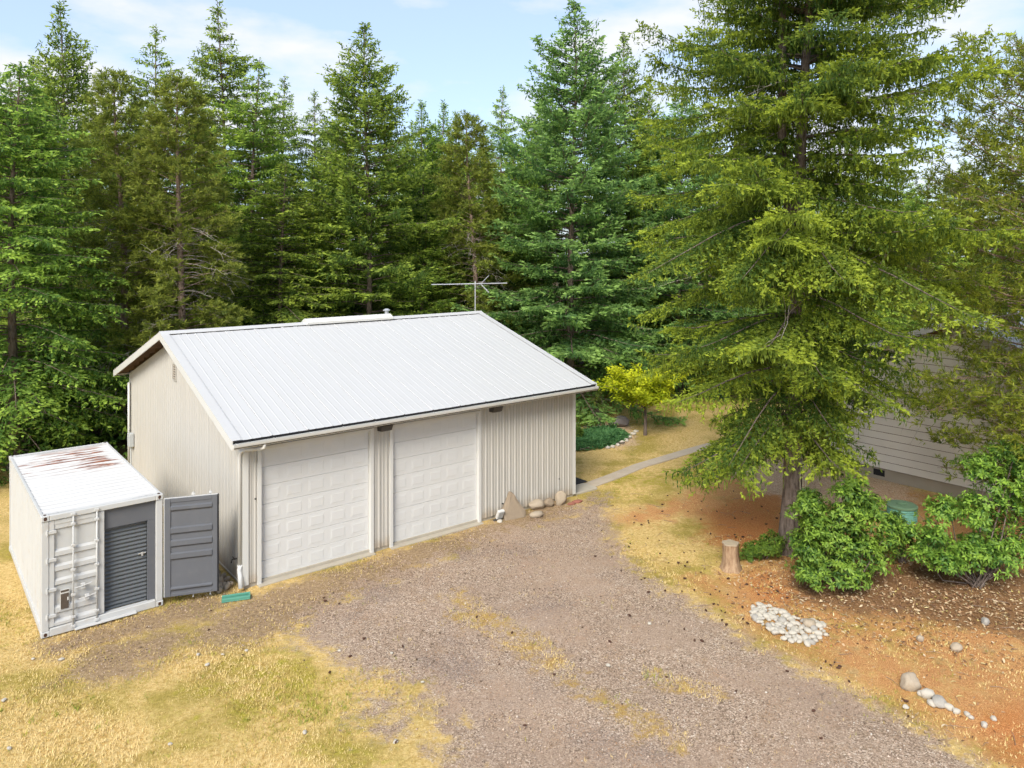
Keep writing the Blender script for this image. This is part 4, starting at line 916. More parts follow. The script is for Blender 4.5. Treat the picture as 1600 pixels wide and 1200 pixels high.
# ------------------------------------------------------------------ broadleaf bushes
def lumps(blobs, k_, seed, lo=0.18, hi=0.38):
    rng = np.random.default_rng(seed); out = [(x, y, z, a*0.84, b*0.84, c_*0.84) for x, y, z, a, b, c_ in blobs]
    for i in range(k_):
        x, y, z, a, b, c_ = blobs[rng.integers(len(blobs))]; d = unit(rng.normal(0, 1, 3)); d[2] = abs(d[2])*0.9; s_ = rng.uniform(lo, hi)
        out.append((x+d[0]*a, y+d[1]*b, z+d[2]*c_, s_, s_, s_*0.8))
    return out
def bush(name, label, cat, loc, seed, blobs, n, ln, wd, fm, rosette=6, new=0.55, stems=7, group=None, inner=0.5, flat=0.25, spread=0.8, sr=0.022, simple=False):
    t = thing(name, label, cat, loc, 0, group); args, C = blob_leaves(seed, lumps(blobs, 3*len(blobs), seed) if n > 1000 else blobs, n, ln, wd, rosette, inner, flat, new, spread)
    if simple: fo = Fol(); fo.add(*args); link('crown', fo.mesh('crown', M[fm]), t)
    else: link('crown', leafmesh('crown', *args, M[fm]), t)
    rng = np.random.default_rng(seed+1); ww = Wood()
    for i in range(stems):
        e = C[rng.integers(len(C))]; s0 = np.array([rng.normal(0, 0.08), rng.normal(0, 0.08), 0]); m_ = (s0+e)/2+rng.normal(0, 0.12, 3); m_[2] = max(0.15, m_[2])
        ww.tube(np.stack([s0, m_, e]), [sr, sr*0.7, sr*0.3], 5)
    link('stems', ww.mesh('stems', M['bark']), t); return t
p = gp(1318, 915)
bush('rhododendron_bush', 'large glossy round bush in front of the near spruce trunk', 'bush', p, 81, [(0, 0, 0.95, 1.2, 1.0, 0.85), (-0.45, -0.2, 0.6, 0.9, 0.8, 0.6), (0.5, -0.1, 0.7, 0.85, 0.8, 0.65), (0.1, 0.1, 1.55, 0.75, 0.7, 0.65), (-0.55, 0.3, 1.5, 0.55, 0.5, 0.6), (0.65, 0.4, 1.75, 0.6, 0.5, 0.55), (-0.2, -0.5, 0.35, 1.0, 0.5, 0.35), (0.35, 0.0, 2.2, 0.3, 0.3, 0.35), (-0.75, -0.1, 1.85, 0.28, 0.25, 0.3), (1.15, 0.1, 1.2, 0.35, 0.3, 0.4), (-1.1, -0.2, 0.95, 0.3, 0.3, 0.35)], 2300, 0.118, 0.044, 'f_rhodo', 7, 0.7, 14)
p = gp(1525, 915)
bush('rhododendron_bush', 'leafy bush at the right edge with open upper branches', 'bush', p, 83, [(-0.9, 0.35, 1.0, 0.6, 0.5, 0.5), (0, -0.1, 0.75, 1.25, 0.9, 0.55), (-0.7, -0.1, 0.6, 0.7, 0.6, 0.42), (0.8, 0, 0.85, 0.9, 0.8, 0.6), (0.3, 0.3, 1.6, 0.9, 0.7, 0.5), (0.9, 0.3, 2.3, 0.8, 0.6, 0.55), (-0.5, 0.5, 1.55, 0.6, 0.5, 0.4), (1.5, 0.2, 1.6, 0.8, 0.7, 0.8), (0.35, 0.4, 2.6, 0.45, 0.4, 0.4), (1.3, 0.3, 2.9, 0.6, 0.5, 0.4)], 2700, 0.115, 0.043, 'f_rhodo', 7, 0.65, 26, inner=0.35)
p = gp(1408, 880)
bush('shrub', 'dark narrow-leaved shrub on the shaded side of the round bush', 'bush', p, 85, [(0, 0, 0.5, 0.35, 0.35, 0.5), (-0.1, 0, 0.95, 0.28, 0.28, 0.35)], 320, 0.13, 0.03, 'f_cedar', 6, 0.1, 8)
p = gp(1192, 872)
bush('shrub', 'small yellow-green shrub between the stump and the near spruce trunk', 'bush', p, 87, [(0, 0, 0.22, 0.5, 0.4, 0.25), (0.3, 0.1, 0.35, 0.35, 0.3, 0.3), (-0.35, -0.1, 0.15, 0.35, 0.3, 0.2)], 420, 0.085, 0.04, 'f_fern', 5, 0.6, 8)
# golden maple
p = gp(1008, 680)
gmt = thing('maple_tree', 'small golden-yellow maple on the lawn past the garage', 'tree', p); gmt.scale = (1.05, 1.05, 1.25)
rng = np.random.default_rng(91); ww = Wood(); fo = Fol()
ww.tube([(0, 0, -0.05), (0.02, 0, 0.7), (-0.02, 0.02, 1.25)], [0.085, 0.06, 0.055], 8)
for i in range(44):
    az = i*2.399+rng.normal(0, 0.2); ln = rng.uniform(1.1, 2.3)*(1.0 if i % 3 else 0.75); el = rng.uniform(0.45, 1.10)
    o = np.array([np.cos(az)*1.15-0.20, np.sin(az), 0]); s0 = np.array([0, 0, rng.uniform(0.95, 1.25)]); t = np.linspace(0, 1, 6)
    cv = lambda t: s0+o*(ln*np.cos(el)*t)[:, None]+Zv*(ln*(np.sin(el)*t-0.16*t**2))[:, None]
    ww.tube(cv(t), 0.004+0.028*(1-t), 4)
    n = 210; ts = 0.28+0.75*rng.random(n)**0.75; P_ = cv(ts)+rng.normal(0, 1, (n, 3))*np.array([0.22, 0.22, 0.10])*(1.15-0.7*ts)[:, None]
    fo.add(P_, unit(o+rng.normal(0, 0.5, (n, 3))-Zv*0.05), unit(Zv+rng.normal(0, 0.4, (n, 3))), 0.13*rng.uniform(.7, 1.3, n), 0.075, 0.05+0.9*np.clip((P_[:, 2]-0.9)/1.6, 0, 1)+rng.normal(0, 0.2, n))
link('crown', fo.mesh('maple_crown', M['f_maple']), gmt); link('trunk', ww.mesh('maple_trunk', M['bark']), gmt)
# forest-edge broadleaf shrubs on the left and ferns
for i, (u, v, sc, lab) in enumerate([(150, 690, 1.0, 'tall leafy shrub at the forest edge directly behind the container roof'), (60, 700, 0.95, 'leafy green shrub at the forest edge near the left border'), (-25, 705, 1.0, 'leafy shrub cut by the left border below the drooping evergreen'), (105, 668, 1.35, 'tall broadleaf bush rising behind the shrubs left of the garage')]):
    p = gp(u, v); s_ = sc
    bush('forest_shrub', lab, 'bush', p, 100+i, [(0, 0.4, 1.1*s_, 1.5*s_, 1.2*s_, 1.1*s_), (0.6*s_, 0.3, 2.2*s_, 1.1*s_, 1.0*s_, 1.0*s_), (-0.6*s_, 0.2, 1.9*s_, 1.1*s_, 1.0*s_, 1.1*s_), (0.1, 0.4, 3.4*s_, 1.2*s_, 1.0*s_, 1.2*s_), (0.4*s_, 0.1, 0.7, 1.2*s_, 0.8, 0.6)], 4200, 0.18, 0.10, 'f_broad', 4, 0.75, 10, 'shrubs at the forest edge', 0.55, 0.3, 0.7, simple=True)
def fern(u, v, sc, seed, lab):
    p = gp(u, v); t = thing('fern', lab, 'fern', p); rng = np.random.default_rng(seed); fo = Fol(); ww = Wood()
    for i in range(18):
        az = i*2.399; o = np.array([np.cos(az), np.sin(az), 0]); ln = sc*rng.uniform(0.7, 1.1); tt_ = np.linspace(0.12, 1, 26)
        cv = o*ln*tt_[:, None]+Zv*(ln*(0.95*tt_-0.85*tt_**2))[:, None]; ww.tube(cv[::5], 0.006, 3)
        for sg in (-1, 1): fo.add(cv, np.cross(o, Zv)*sg+o*0.35-Zv*0.15, np.tile(Zv, (26, 1))+rng.normal(0, .15, (26, 3)), ln*0.22*np.sin(np.pi*np.clip(tt_*0.9+0.08, 0, 1)), ln*0.055, rng.normal(0.55, 0.2, 26))
    link('fronds', fo.mesh('fronds', M['f_fern']), t); link('stalks', ww.mesh('stalks', M['f_fern']), t)
fern(172, 690, 1.15, 1, 'bright fern beside the garage wall behind the container'); fern(118, 694, 1.3, 2, 'large fern spreading behind the container at forest edge'); fern(88, 700, 0.9, 3, 'smaller fern left of the large fern behind the container')
# undergrowth: one uncountable mass along the forest floor
rng = np.random.default_rng(12); n = 5200
q = np.stack([rng.uniform(-32, 34, n), rng.uniform(29, 50, n)], 1)
fr = reg(q, 'forest'); q = q[fr > 0.3]; n = len(q)
C = np.stack([q[:, 0], q[:, 1], rng.uniform(0.05, 1.0, n)*(0.6+0.7*np.sin(q[:, 0]*0.9+q[:, 1])**2)], 1); kq = 7
P_ = (C[:, None]+rng.normal(0, 0.16, (n, kq, 3))).reshape(-1, 3); m_ = len(P_)
o = link('undergrowth', leafmesh('undergrowth', P_, unit(rng.normal(0, 1, (m_, 3))*np.array([1, 1, 0.4])), unit(Zv+rng.normal(0, 0.4, (m_, 3))), rng.uniform(0.14, 0.3, m_), rng.uniform(0.07, 0.14, m_), rng.normal(0.3, 0.25, m_), M['f_broad']))
tag(o, 'low green undergrowth covering the forest floor', 'undergrowth', kind='stuff')

# ------------------------------------------------------------------ garden bed, path
pth = MB(); cl_ = [(925, 757), (960, 744), (1000, 728), (1040, 716), (1080, 704), (1130, 690)]
cpts = [Vector(gp(u, v)) for u, v in cl_]; cpts = [cpts[0].lerp(cpts[1], -0.25)]+cpts
left, right = [], []
for i, c_ in enumerate(cpts):
    d = (cpts[min(i+1, len(cpts)-1)]-cpts[max(i-1, 0)]).normalized(); nrm = Vector((-d.y, d.x, 0))
    left.append(c_+nrm*0.26); right.append(c_-nrm*0.26)
pth.grid([[(p.x, p.y, 0.018) for p in right], [(p.x, p.y, 0.018) for p in left]])
pth.grid([[(p.x, p.y, -0.05) for p in right], [(p.x, p.y, 0.018) for p in right]])
pth.grid([[(p.x, p.y, 0.018) for p in left], [(p.x, p.y, -0.05) for p in left]])
o = pth.build('path', M['path']); tag(o, kind='structure')
def rock_mesh(name, seed, m, sub=2, rough=0.22, sq=2.0):
    import bmesh
    bm = bmesh.new(); bmesh.ops.create_icosphere(bm, subdivisions=sub, radius=1)
    rng = random.Random(seed); pl_ = [(Vector((rng.gauss(0, 1), rng.gauss(0, 1), rng.gauss(0, 1))).normalized(), rng.uniform(0.62, 0.95)) for _ in range(9)]
    for v_ in bm.verts:
        for nrm, d in pl_:
            e = v_.co.dot(nrm)-d
            if e > 0: v_.co -= nrm*e*0.9
        v_.co *= 1+rng.uniform(-rough, rough)*0.25
    me = bpy.data.meshes.new(name); bm.to_mesh(me); bm.free(); me.materials.append(m)
    me.polygons.foreach_set('use_smooth', [sub > 1]*len(me.polygons)); return me
def rock(name, label, u, v, sx, sy, sz, m, seed, rot=0.0, tilt=0.0, group=None, sub=3, cat='rock', sink=0.25):
    p = gp(u, v); me = rock_mesh(name, seed, M[m], sub)
    o = link(name, me, None, (p[0], p[1]+sy*0.6, sz*0.9*(1-sink)-0.02), (tilt, tilt*0.5, rot)); o.scale = (sx*0.9, sy*0.9, sz*0.9); return tag(o, label, cat, group)
rock('boulder', 'dark grey boulder in the gravel garden bed on the lawn', 968, 668, 0.55, 0.4, 0.34, 'st_dark', 4)
for i, (u, v, s_) in enumerate([(990, 680, .14), (984, 685, .13), (978, 690, .13), (972, 694, .15), (966, 697, .12), (994, 676, .13), (958, 700, .12), (950, 701, .11), (920, 702, .12), (903, 664, .14), (925, 648, .12), (945, 652, .1), (940, 662, .1), (915, 668, .12), (955, 664, .09), (932, 672, .1), (910, 660, .1), (921, 662, .11), (936, 667, .09), (947, 667, .1), (927, 668, .09), (942, 656, .1), (952, 658, .09), (960, 672, .1), (906, 672, .12)]):
    rock('edging_stone', 'pale small stone edging the juniper bed on the lawn', u, v, s_*1.2, s_, s_*0.7, 'st_pale', 40+i % 5, i*1.3, group='stones round the juniper bed', sub=2, cat='stone')
rng = np.random.default_rng(17); jp = thing('juniper', 'low spreading green juniper patch in the garden bed', 'ground cover'); fo = Fol()
poly = pix([(880, 688), (905, 678), (945, 672), (975, 676), (984, 684), (970, 693), (940, 701), (905, 705), (880, 703)]); bx = np.array(poly)
q = np.stack([rng.uniform(bx[:, 0].min(), bx[:, 0].max(), 16000), rng.uniform(bx[:, 1].min(), bx[:, 1].max(), 16000)], 1); sdv = poly_sd(q, poly); q = q[sdv > 0]; sdv = sdv[sdv > 0]; n = len(q)
hz_ = np.minimum(0.30, sdv*0.7)*rng.uniform(0.4, 1.0, n); P_ = np.stack([q[:, 0], q[:, 1], hz_+0.02], 1)
fo.add(P_, unit(rng.normal(0, 1, (n, 3))*np.array([1, 1, 0.3])+Zv*0.35), unit(Zv+rng.normal(0, 0.5, (n, 3))), 0.16*rng.uniform(.7, 1.3, n), 0.05, rng.normal(0.45, 0.25, n))
link('crown', fo.mesh('juniper_crown', M['f_juniper']), jp)
ww = Wood(); [ww.tube(np.stack([np.array([c_[0], c_[1], -0.02]), np.array([c_[0]+.1, c_[1], .06]), np.array([c_[0]+.4, c_[1]-.2, .12])]), 0.02, 5) for c_ in q[:12]]
link('stems', ww.mesh('juniper_stems', M['bark']), jp)
bush('shrub', 'sparse twiggy shrub with reddish leaves in the garden bed', 'bush', gp(933, 662), 201, [(0, 0, 0.8, 0.42, 0.4, 0.55), (0.1, 0, 1.25, 0.25, 0.25, 0.4)], 75, 0.10, 0.05, 'f_pine', 4, 0.2, 26, inner=0.3, sr=0.015)
bush('shrub', 'small rounded green shrub beside the twiggy garden shrub', 'bush', gp(917, 667), 203, [(0, 0, 0.3, 0.5, 0.45, 0.35)], 260, 0.10, 0.045, 'f_fern', 5, 0.3, 6)
bush('shrub', 'yellow-green shrub pressed against the garage corner by the lawn', 'bush', gp(900, 692), 205, [(0, 0, 0.35, 0.35, 0.4, 0.45)], 230, 0.10, 0.045, 'f_fern', 5, 0.5, 6)

# ------------------------------------------------------------------ stones by the garage wall
def wedge(u, v, w_, h_, d_, label):
    p = gp(u, v); mb = MB(); rngw = random.Random(3)
    prof = [(-0.52, 0), (-0.56, 0.28), (-0.30, 0.66), (-0.10, 1.0), (0.02, 0.96), (0.26, 0.60), (0.50, 0.25), (0.50, 0.0)]
    lay = []
    for s_, sc in ((-0.5, 0.80), (-0.36, 1.0), (0.1, 1.02), (0.45, 0.9)): lay.append([((a*sc+rngw.uniform(-.03, .03))*w_, s_*d_+b*0.55*d_+rngw.uniform(-.02, .02), max(-0.03, (b*sc+rngw.uniform(-.02, .02))*h_)) for a, b in prof])
    for l_ in lay: l_.append(l_[0])
    mb.grid(lay); mb.v += lay[0][:-1]; n_ = len(mb.v)-8; mb.f.append(tuple(range(n_, n_+8))); mb.v += lay[-1][:-1]; n_ = len(mb.v)-8; mb.f.append(tuple(range(n_+7, n_-1, -1)))
    o = mb.build('pointed_rock', M['st_brown'], None, (p[0], p[1]+0.2, 0), (0, 0, 0.5)); return tag(o, label, 'rock')
wedge(803, 812, 0.72, 0.74, 0.30, 'tall pointed brown rock leaning on the garage wall')
rock('rock', 'rounded tan rock against the garage wall, left of the split rock', 838, 797, 0.32, 0.24, 0.21, 'st_tan', 21, 0.4)
rock('rock', 'low tan rock lying in front of the rounded tan rock', 838, 809, 0.26, 0.17, 0.14, 'st_tan', 22, 0.5)
rock('rock', 'split greyish rock in the middle of the garage wall rocks', 858, 793, 0.22, 0.18, 0.18, 'st_brown', 23, 0.9)
rock('rock', 'upright tan block of rock near the garage corner', 876, 790, 0.25, 0.18, 0.30, 'st_tan', 24, 0.5, 0.1)
rock('red_stone', 'flat reddish stone at the garage corner, nearer the tan block', 893, 789, 0.16, 0.11, 0.06, 'brick', 25, 0.3)
rock('red_stone', 'flat reddish stone at the garage corner, nearest the mat', 903, 786, 0.21, 0.13, 0.07, 'brick', 26, 0.2)
rock('rock', 'small white stone beside the pointed rock', 781, 817, 0.10, 0.08, 0.07, 'st_pale', 27)
fl = thing('flood_light', 'small white flood light standing at the base of the garage wall', 'flood light', gp(778, 813), 0.6)
MB().cbox(-0.11, 0.11, -0.05, 0.05, 0.10, 0.40, 0.012, Matrix.Rotation(math.radians(28), 4, 'X')).build('lamp_head', M['trim'], fl)
MB().box(-0.09, 0.09, -0.056, -0.052, 0.13, 0.37, Matrix.Rotation(math.radians(28), 4, 'X')).build('lens', M['grey_box'], fl)
MB().cbox(-0.14, 0.14, -0.03, 0.09, -0.01, 0.03, 0.005).tube([(0, 0.02, 0.02), (0, 0.02, 0.16)], 0.02, 6).build('base', M['lamp'], fl)
# stones between container door and downspout
rng = np.random.default_rng(33); sm_ = [rock_mesh('stone', 60+i, M['st_tan'], 2) for i in range(4)]
pl_ = [gl(-0.16-0.02, 0.25), gl(-0.62, 0.15), gl(-0.7, 1.9), gl(-0.16, 2.3)]
for i in range(70):
    a, b = rng.random(), rng.random(); A_ = Vector(pl_[0]).lerp(Vector(pl_[3]), a); B_ = Vector(pl_[1]).lerp(Vector(pl_[2]), a); c_ = A_.lerp(B_, b); s_ = rng.uniform(0.045, 0.10)
    o = link('wall_stone', sm_[i % 4], None, (c_.x, c_.y, s_*0.5+0.05*rng.random()), tuple(rng.uniform(0, 3, 3))); o.scale = (s_*1.2, s_, s_*0.8)
    tag(o, 'tan cobble in the drain strip between open container door and downspout', 'stone', 'cobbles along the garage wall')
# river stone pile beside the drive
pm = [rock_mesh('river_stone', 70+i, M['st_pale'], 2, 0.05) for i in range(5)]; pgm = [rock_mesh('grey_river_stone', 80+i, M['st_grey'], 2, 0.05) for i in range(2)]
poly = pix([(1172, 950), (1195, 944), (1240, 962), (1285, 975), (1292, 995), (1262, 1008), (1225, 1000), (1195, 980), (1175, 965)]); bx = np.array(poly); pts = []
while len(pts) < 120:
    q = np.array([rng.uniform(bx[:, 0].min(), bx[:, 0].max()), rng.uniform(bx[:, 1].min(), bx[:, 1].max())])
    if poly_sd(q[None], poly)[0] < 0 : continue
    s_ = rng.uniform(0.045, 0.105)
    if any(np.hypot(*(q-a)) < (s_+b)*0.72 for a, b in pts) and rng.random() < 0.93: continue
    pts.append((q, s_))
for i, (q, s_) in enumerate(pts):
    g_ = rng.random() < 0.16; me = pgm[i % 2] if g_ else pm[i % 5]
    o = link('river_stone', me, None, (q[0], q[1], s_*0.18), (rng.uniform(-.3, .3), rng.uniform(-.3, .3), rng.uniform(0, 6))); o.scale = (s_*rng.uniform(1, 1.35), s_, s_*0.7)
    tag(o, 'grey cobble in the stone pile beside the gravel drive' if g_ else 'pale cobble in the stone pile beside the gravel drive', 'stone', 'grey cobbles in the pile' if g_ else 'pale cobbles in the pile')
rock('river_stone', 'largest round cobble on the stone pile beside the drive', 1267, 981, 0.17, 0.14, 0.12, 'st_tan', 31, 0.4, sub=3, cat='stone')
rock('rock', 'large flat-topped tan rock at the drive edge, lower right', 1427, 1080, 0.26, 0.18, 0.19, 'st_tan', 32, 0.1)
rock('rock', 'flat grey slab stone beside the flat-topped tan rock', 1473, 1106, 0.19, 0.17, 0.10, 'st_grey', 33, 0.6)
for i, (u, v, s_) in enumerate([(1452, 1092, .105), (1441, 1088, .065), (1458, 1104, .075), (1484, 1110, .075), (1496, 1115, .06), (1456, 1084, .05), (1513, 1119, .05), (1519, 1124, .045), (1417, 1107, .045), (1540, 1136, .055), (1555, 1126, .05)]):
    rock('edge_stone', 'small pale stone in the short row beside the grey slab stone', u, v, s_*1.55, s_*1.2, s_, 'st_pale', 36+i % 3, i*0.8, group='small stones at the drive edge', sub=2, cat='stone')
rock('rock', 'tan stone lying in the needle litter below the right bush', 1498, 1018, 0.15, 0.12, 0.10, 'st_tan', 34, 0.5)
rock('rock', 'small tan stone in the leaf litter left of the other tan stone', 1440, 1002, 0.11, 0.09, 0.08, 'st_tan', 35, 0.9)
rock('rock', 'greenish grey stone in the shade below the right bush', 1542, 976, 0.13, 0.10, 0.09, 'st_grey', 36, 0.9)
rock('rock', 'dark little rock on the bare ground left of the near trunk', 1124, 748, 0.20, 0.13, 0.12, 'st_dark', 37, 0.3)
rock('flat_stone', 'flat grey stone on bare ground behind the dark little rock', 1155, 739, 0.36, 0.2, 0.06, 'st_grey', 38, 0.1)
# stump
p = gp(1142, 889); stp = thing('tree_stump', 'weathered brown tree stump at the edge of the drive', 'stump', p)
sw = Wood(); tz = np.array([-0.05, 0.02, 0.12, 0.3, 0.5, 0.66]); sw.tube(np.stack([0.02*tz-0.03*tz, tz*0, tz], 1), np.array([0.30, 0.27, 0.225, 0.20, 0.195, 0.20]), 16)
me = sw.mesh('stump_wood', M['stumpwood']); rg2 = np.random.default_rng(2)
for v_ in me.vertices:
    a = math.atan2(v_.co.y, v_.co.x); f = 1+0.10*math.sin(5*a+1)+0.06*math.sin(9*a)+0.03*math.sin(17*a); v_.co.x *= f; v_.co.y *= f
link('bark', me, stp)
top = MB(); top.v = [(0.205*(1+0.10*math.sin(5*a+1)+0.06*math.sin(9*a))*math.cos(a)-0.007, 0.205*(1+0.10*math.sin(5*a+1)+0.06*math.sin(9*a))*math.sin(a), z_) for z_ in (0.655, 0.685) for a in np.linspace(0, 2*math.pi, 25)[:-1]]
top.f = [tuple(range(24, 48))]+[(i, (i+1) % 24, 24+(i+1) % 24, 24+i) for i in range(24)]; top.build('cut_top', M['stumptop'], stp)
# septic riser and lids
p = gp(1420, 818); sr_ = thing('septic_riser', 'round ribbed mint-green tank riser with lid beside the house', 'tank riser', (p[0], p[1]+0.4, 0))
rr = Wood(); zz_ = np.linspace(-0.03, 0.40, 27); rr.tube(np.stack([zz_*0, zz_*0, zz_], 1), 0.415+0.014*np.sin(np.arange(27)*np.pi/2*1.0), 32); link('riser', rr.mesh('riser', M['mint']), sr_)
MB().tube([(0, 0, 0.39), (0, 0, 0.43), (0, 0, 0.455)], [0.445, 0.445, 0.40], 32).build('lid', M['lid_green'], sr_)
MB().tube([(0, 0, 0.456), (0, 0, 0.475)], 0.12, 20).box(-0.16, 0.16, -0.02, 0.02, 0.458, 0.49).build('lid_boss', M['lid_green'], sr_)
p = gp(1376, 803); o = MB().tube([(0, 0, -0.02), (0, 0, 0.03), (0, 0, 0.045)], [0.26, 0.26, 0.22], 24).build('tank_lid', M['lid_green'], None, p); tag(o, 'flat green round lid in the ground left of the riser', 'lid')

# ------------------------------------------------------------------ cones, litter, grass, gravel
import bmesh
bm = bmesh.new(); bmesh.ops.create_icosphere(bm, subdivisions=1, radius=1); rr_ = random.Random(4)
for v_ in bm.verts: v_.co *= rr_.uniform(0.85, 1.15)
cme = bpy.data.meshes.new('cone'); bm.to_mesh(cme); bm.free(); cme.materials.append(M['cone'])
cx_ = [(1085,923),(1110,930),(1118,922),(1124,925),(1137,930),(1103,955),(1115,945),(1122,946),(1127,955),(1133,958),(1128,970),(1135,977),(1168,975),(1161,968),(1020,949),(984,963),(1039,924),(1069,984),(910,981),(1085,1002),(1097,1003),(953,1004),(1143,1006),(1042,1059),(866,1055),(972,1101),(1166,1122),(1150,1081),(1283,1155),(1271,1112),(1419,1120),(1416,1097),(1327,1066),(1290,1035),(1298,1040),(1304,1036),(1310,1045),(1283,1045),(1230,1050),(1312,1042),(506,935),(508,940),(530,944),(569,999),(547,1027),(515,1052),(651,1031),(780,1039),(629,1011),(619,1161),(379,1024),(1000,795),(1043,775),(1060,772),(985,850),(1012,842),(930,870),(940,830),(958,790),(1030,845),(1075,800),(1095,812),(1120,800),(1135,790),(1160,800),(1175,812),(1190,792),(1110,835),(1150,840),(1165,860),(1085,862),(1180,845),(1205,830),(1060,880),(1095,895),(1070,905),(1200,905),(1215,925),(1230,935),(1150,935),(1160,950),(1185,930),(800,990),(745,965),(820,1135),(330,955),(326,985)]
rng = np.random.default_rng(44); j = 0
for _ in range(40): cx_.append((rng.uniform(960, 1220), rng.uniform(765, 930)))
for (u, v) in cx_:
    p = gp(u, v); s_ = rng.uniform(0.015, 0.030); o = link('fir_cone', cme, None, (p[0], p[1], s_*0.8), (rng.uniform(-.3, .3), 0, rng.uniform(0, 6.28))); o.scale = (s_*1.9, s_, s_)
    if v < 930 and u > 900: tag(o, 'dark brown cone lying on the orange needle litter', 'cone', 'cones on the needle litter')
    elif u < 560: tag(o, 'dark brown cone lying near the garage doors and lawn edge', 'cone', 'cones near the lawn edge')
    else: tag(o, 'dark brown cone lying on the gravel drive', 'cone', 'cones on the drive')
def inside_building(q):
    c_, s_ = math.cos(GYAW), math.sin(GYAW); dx, dy = q[:, 0]-GX, q[:, 1]-GY; lx, ly = c_*dx+s_*dy, -s_*dx+c_*dy
    g_ = (lx > -0.04) & (lx < L+0.04) & (ly > -0.05) & (ly < W+0.05); dx, dy = q[:, 0]-CX, q[:, 1]-CY; c_, s_ = math.cos(CYAW), math.sin(CYAW); lx, ly = c_*dx+s_*dy, -s_*dx+c_*dy
    return g_ | ((lx > -0.02) & (lx < CW+0.02) & (ly > -0.02) & (ly < CL+0.02))
def lowf(q):
    x, y = q[:, 0], q[:, 1]
    return 0.5+0.14*np.sin(x*1.3+2*np.sin(y*0.7))+0.14*np.sin(y*1.9+1.5*np.sin(x*1.1+1))+0.14*np.sin(x*4.3+2*np.sin(y*3.1))+0.12*np.sin(y*6.1+2*np.sin(x*5.2+1))
# short dry and green grass
k = NM('grass_blades', 0.8, 0, 0.15); k.color(k.ramp(k.attr('tint'), [(0.0, (0.72, 0.55, 0.26)), (0.40, (0.52, 0.38, 0.12)), (0.70, (0.32, 0.30, 0.045)), (1.0, (0.19, 0.25, 0.03))])); M['grass'] = k.m
rng = np.random.default_rng(55)
def lawn(q, r):
    g_, nd, fr, pg, li, dt = (reg(q, s_) for s_ in ('gravel', 'needle', 'forest', 'paleg', 'litter', 'dirt'))
    pr = np.where(g_ > -0.3, np.clip(0.55-0.75*(g_+0.3), 0.015, 1)*(0.3+lowf(q)), 1.0)*np.where(nd > 0.3, 0.22, 1.0)*np.where(li > 0, 0.05, 1)*np.where(dt > 0.0, 0.14, 1)
    pr = np.where(reg(q, 'strip') > -0.1, 0.5, pr)
    return (r.random(len(q)) < pr) & (fr < 0.5) & (pg < 0) & ~inside_building(q)
q = np.concatenate([sample_in(lawn, 46000, rng, -13, 16, 10.8, 22), sample_in(lawn, 14000, rng, -20, 12, 22, 38)])
n = len(q); wd_ = (np.sin(q[:, 0]*9.1+3*np.sin(q[:, 1]*2.7))*np.sin(q[:, 1]*8.3+2*np.sin(q[:, 0]*3.9)) > 0.86)*0.45
gt = np.clip(wd_+lowf(q)*0.95-0.28+np.clip(reg(q, 'green')/1.5, -0.2, 0.5)*0.26+rng.normal(0, 0.14, n), 0, 1)
pdx = np.array([cpts[1].x, cpts[1].y]); 
nb2 = 3; ang = rng.uniform(0, 6.28, (n, nb2)); hgt = rng.uniform(0.025, 0.065, (n, nb2))*(0.8+0.6*gt[:, None]); lean = rng.uniform(0.3, 1.3, (n, nb2))
bp = np.stack([q[:, 0:1]+rng.normal(0, 0.025, (n, nb2)), q[:, 1:2]+rng.normal(0, 0.025, (n, nb2)), np.full((n, nb2), -0.02)], -1)
dv = np.stack([np.cos(ang)*lean, np.sin(ang)*lean, np.ones_like(ang)], -1)*hgt[..., None]; sdv = np.stack([-np.sin(ang), np.cos(ang), 0*ang], -1)*0.0065
V = np.stack([bp-sdv, bp+sdv, bp+dv], 2).reshape(-1, 3); Fc = np.arange(len(V)).reshape(-1, 3)
o = link('grass', npmesh('grass', V, Fc, M['grass'], {'tint': (np.clip(np.repeat(gt, nb2)+rng.normal(0, .12, n*nb2), 0, 1), 'FACE')}, n=3)); tag(o, 'short dry yellow and green lawn grass around the drive', 'grass', kind='stuff')
# gravel stones: small octahedra
k = NM('gravel_stones', 0.9, 0, 0.2); k.color(k.ramp(k.attr('tint'), [(0, (0.12, 0.084, 0.060)), (0.4, (0.33, 0.238, 0.168)), (0.85, (0.48, 0.36, 0.27)), (0.97, (0.60, 0.47, 0.37)), (1, (0.66, 0.61, 0.54))])); M['gravel'] = k.m
q = np.concatenate([sample_in(lambda q, r: (r.random(len(q)) < np.clip(0.35+reg(q, 'gravel')*0.5+(lowf(q)-0.5)*0.5, 0, 0.95)) & (reg(q, 'gravel') > -0.6) & ~inside_building(q), 17000, rng, -8, 12, 10.8, 26),
                    sample_in(lambda q, r: ((reg(q, 'dirt') > -0.15)) & ~inside_building(q), 4500, rng, -13, 4, 12, 26), sample_in(lambda q, r: (reg(q, 'paleg') > -0.2), 2600, rng, 2, 16, 22, 36)])
n = len(q); s_ = rng.uniform(0.006, 0.017, n)*np.where(rng.random(n) < 0.05, 1.7, 1); oc = np.array([[1, 0, 0], [0, 1, 0], [-1, 0, 0], [0, -1, 0], [0, 0, 1], [0, 0, -1.0]])
fcs = np.array([[0, 1, 4], [1, 2, 4], [2, 3, 4], [3, 0, 4], [1, 0, 5], [2, 1, 5], [3, 2, 5], [0, 3, 5]])
V = (np.stack([q[:, 0], q[:, 1], s_*0.2], 1)[:, None]+oc[None]*s_[:, None, None]*rng.uniform(0.55, 1.3, (n, 6, 1))).reshape(-1, 3); Fc = (fcs[None]+np.arange(n)[:, None, None]*6).reshape(-1, 3)
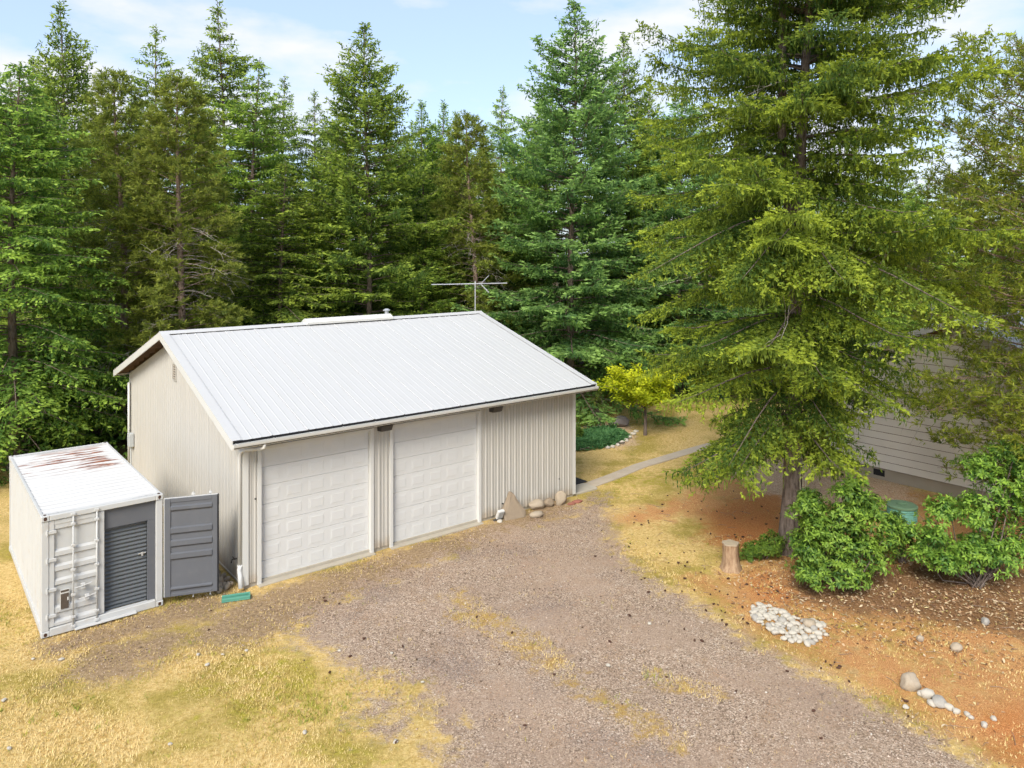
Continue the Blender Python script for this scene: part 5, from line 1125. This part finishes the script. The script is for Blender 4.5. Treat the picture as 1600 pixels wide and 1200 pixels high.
o = link('gravel', npmesh('gravel', V, Fc, M['gravel'], {'tint': (np.repeat(np.clip(rng.random(n)**0.9, 0, 1), 8), 'FACE')}, n=3)); tag(o, 'loose grey and pinkish gravel of the drive', 'gravel', kind='stuff')
# fallen leaves under the bushes
k = NM('fallen_leaves', 0.8, 0, 0.25); k.color(k.ramp(k.attr('tint'), [(0, (0.12, 0.055, 0.03)), (0.4, (0.30, 0.17, 0.085)), (0.75, (0.50, 0.37, 0.22)), (0.9, (0.58, 0.46, 0.30)), (1, (0.52, 0.42, 0.08))])); M['leaflitter'] = k.m
def lf(q, r):
    d = reg(q, 'litter'); nd = reg(q, 'needle'); return (r.random(len(q)) < np.clip((0.50+d*0.26)*(0.45+lowf(q)), 0.03, 1)) & (nd > -0.1) & (q[:, 0] > 4.5)
q = sample_in(lf, 7000, rng, 4, 16, 11.5, 22); n = len(q)
P_ = np.stack([q[:, 0], q[:, 1], rng.uniform(0.0, 0.03, n)], 1)
o = link('fallen_leaves', leafmesh('fallen_leaves', P_, unit(rng.normal(0, 1, (n, 3))*np.array([1, 1, 0.25])), unit(Zv+rng.normal(0, 0.3, (n, 3))), rng.uniform(0.05, 0.12, n), rng.uniform(0.02, 0.045, n), rng.random(n)*0.98, M['leaflitter'])); tag(o, 'dry brown fallen leaves on the ground under the bushes', 'fallen leaves', kind='stuff')

# small pale pebbles on the lawn, fallen twigs on drive and litter
for i, (u, v) in enumerate([(348, 1023), (324, 1039), (612, 1021), (660, 1066), (618, 1160), (476, 1145), (52, 1030), (96, 1031), (310, 1023), (385, 1017), (530, 1017), (6, 1095), (14, 1170), (266, 1163), (1015, 975), (950, 1040)]):
    p = gp(u, v); s_ = 0.03+0.02*((i*37) % 10)/10; o = link('pebble', pm[i % 5], None, (p[0], p[1], s_*0.3), (0, 0, i)); o.scale = (s_*1.3, s_, s_*0.7)
    tag(o, 'lone pale pebble lying loose in the open, apart from any pile', 'pebble', 'lone pebbles on the lawn')
tw = Wood(); rng = np.random.default_rng(77)
q = sample_in(lambda q, r: (reg(q, 'needle') > -1.2) & (q[:, 0] > 1), 260, rng, 1, 15, 11, 26)
for a in q:
    d = unit(np.array([rng.normal(), rng.normal(), 0])); ln = rng.uniform(0.08, 0.45); p0 = np.array([a[0], a[1], 0.012]); tw.tube(np.stack([p0, p0+d*ln*0.5+np.array([*rng.normal(0, .02, 2), 0.012]), p0+d*ln]), [0.006, 0.005, 0.002], 4)
tag(link('fallen_twigs', tw.mesh('fallen_twigs', M['bark_pine'])), 'thin fallen twigs scattered over the needle litter', 'twigs', kind='stuff')
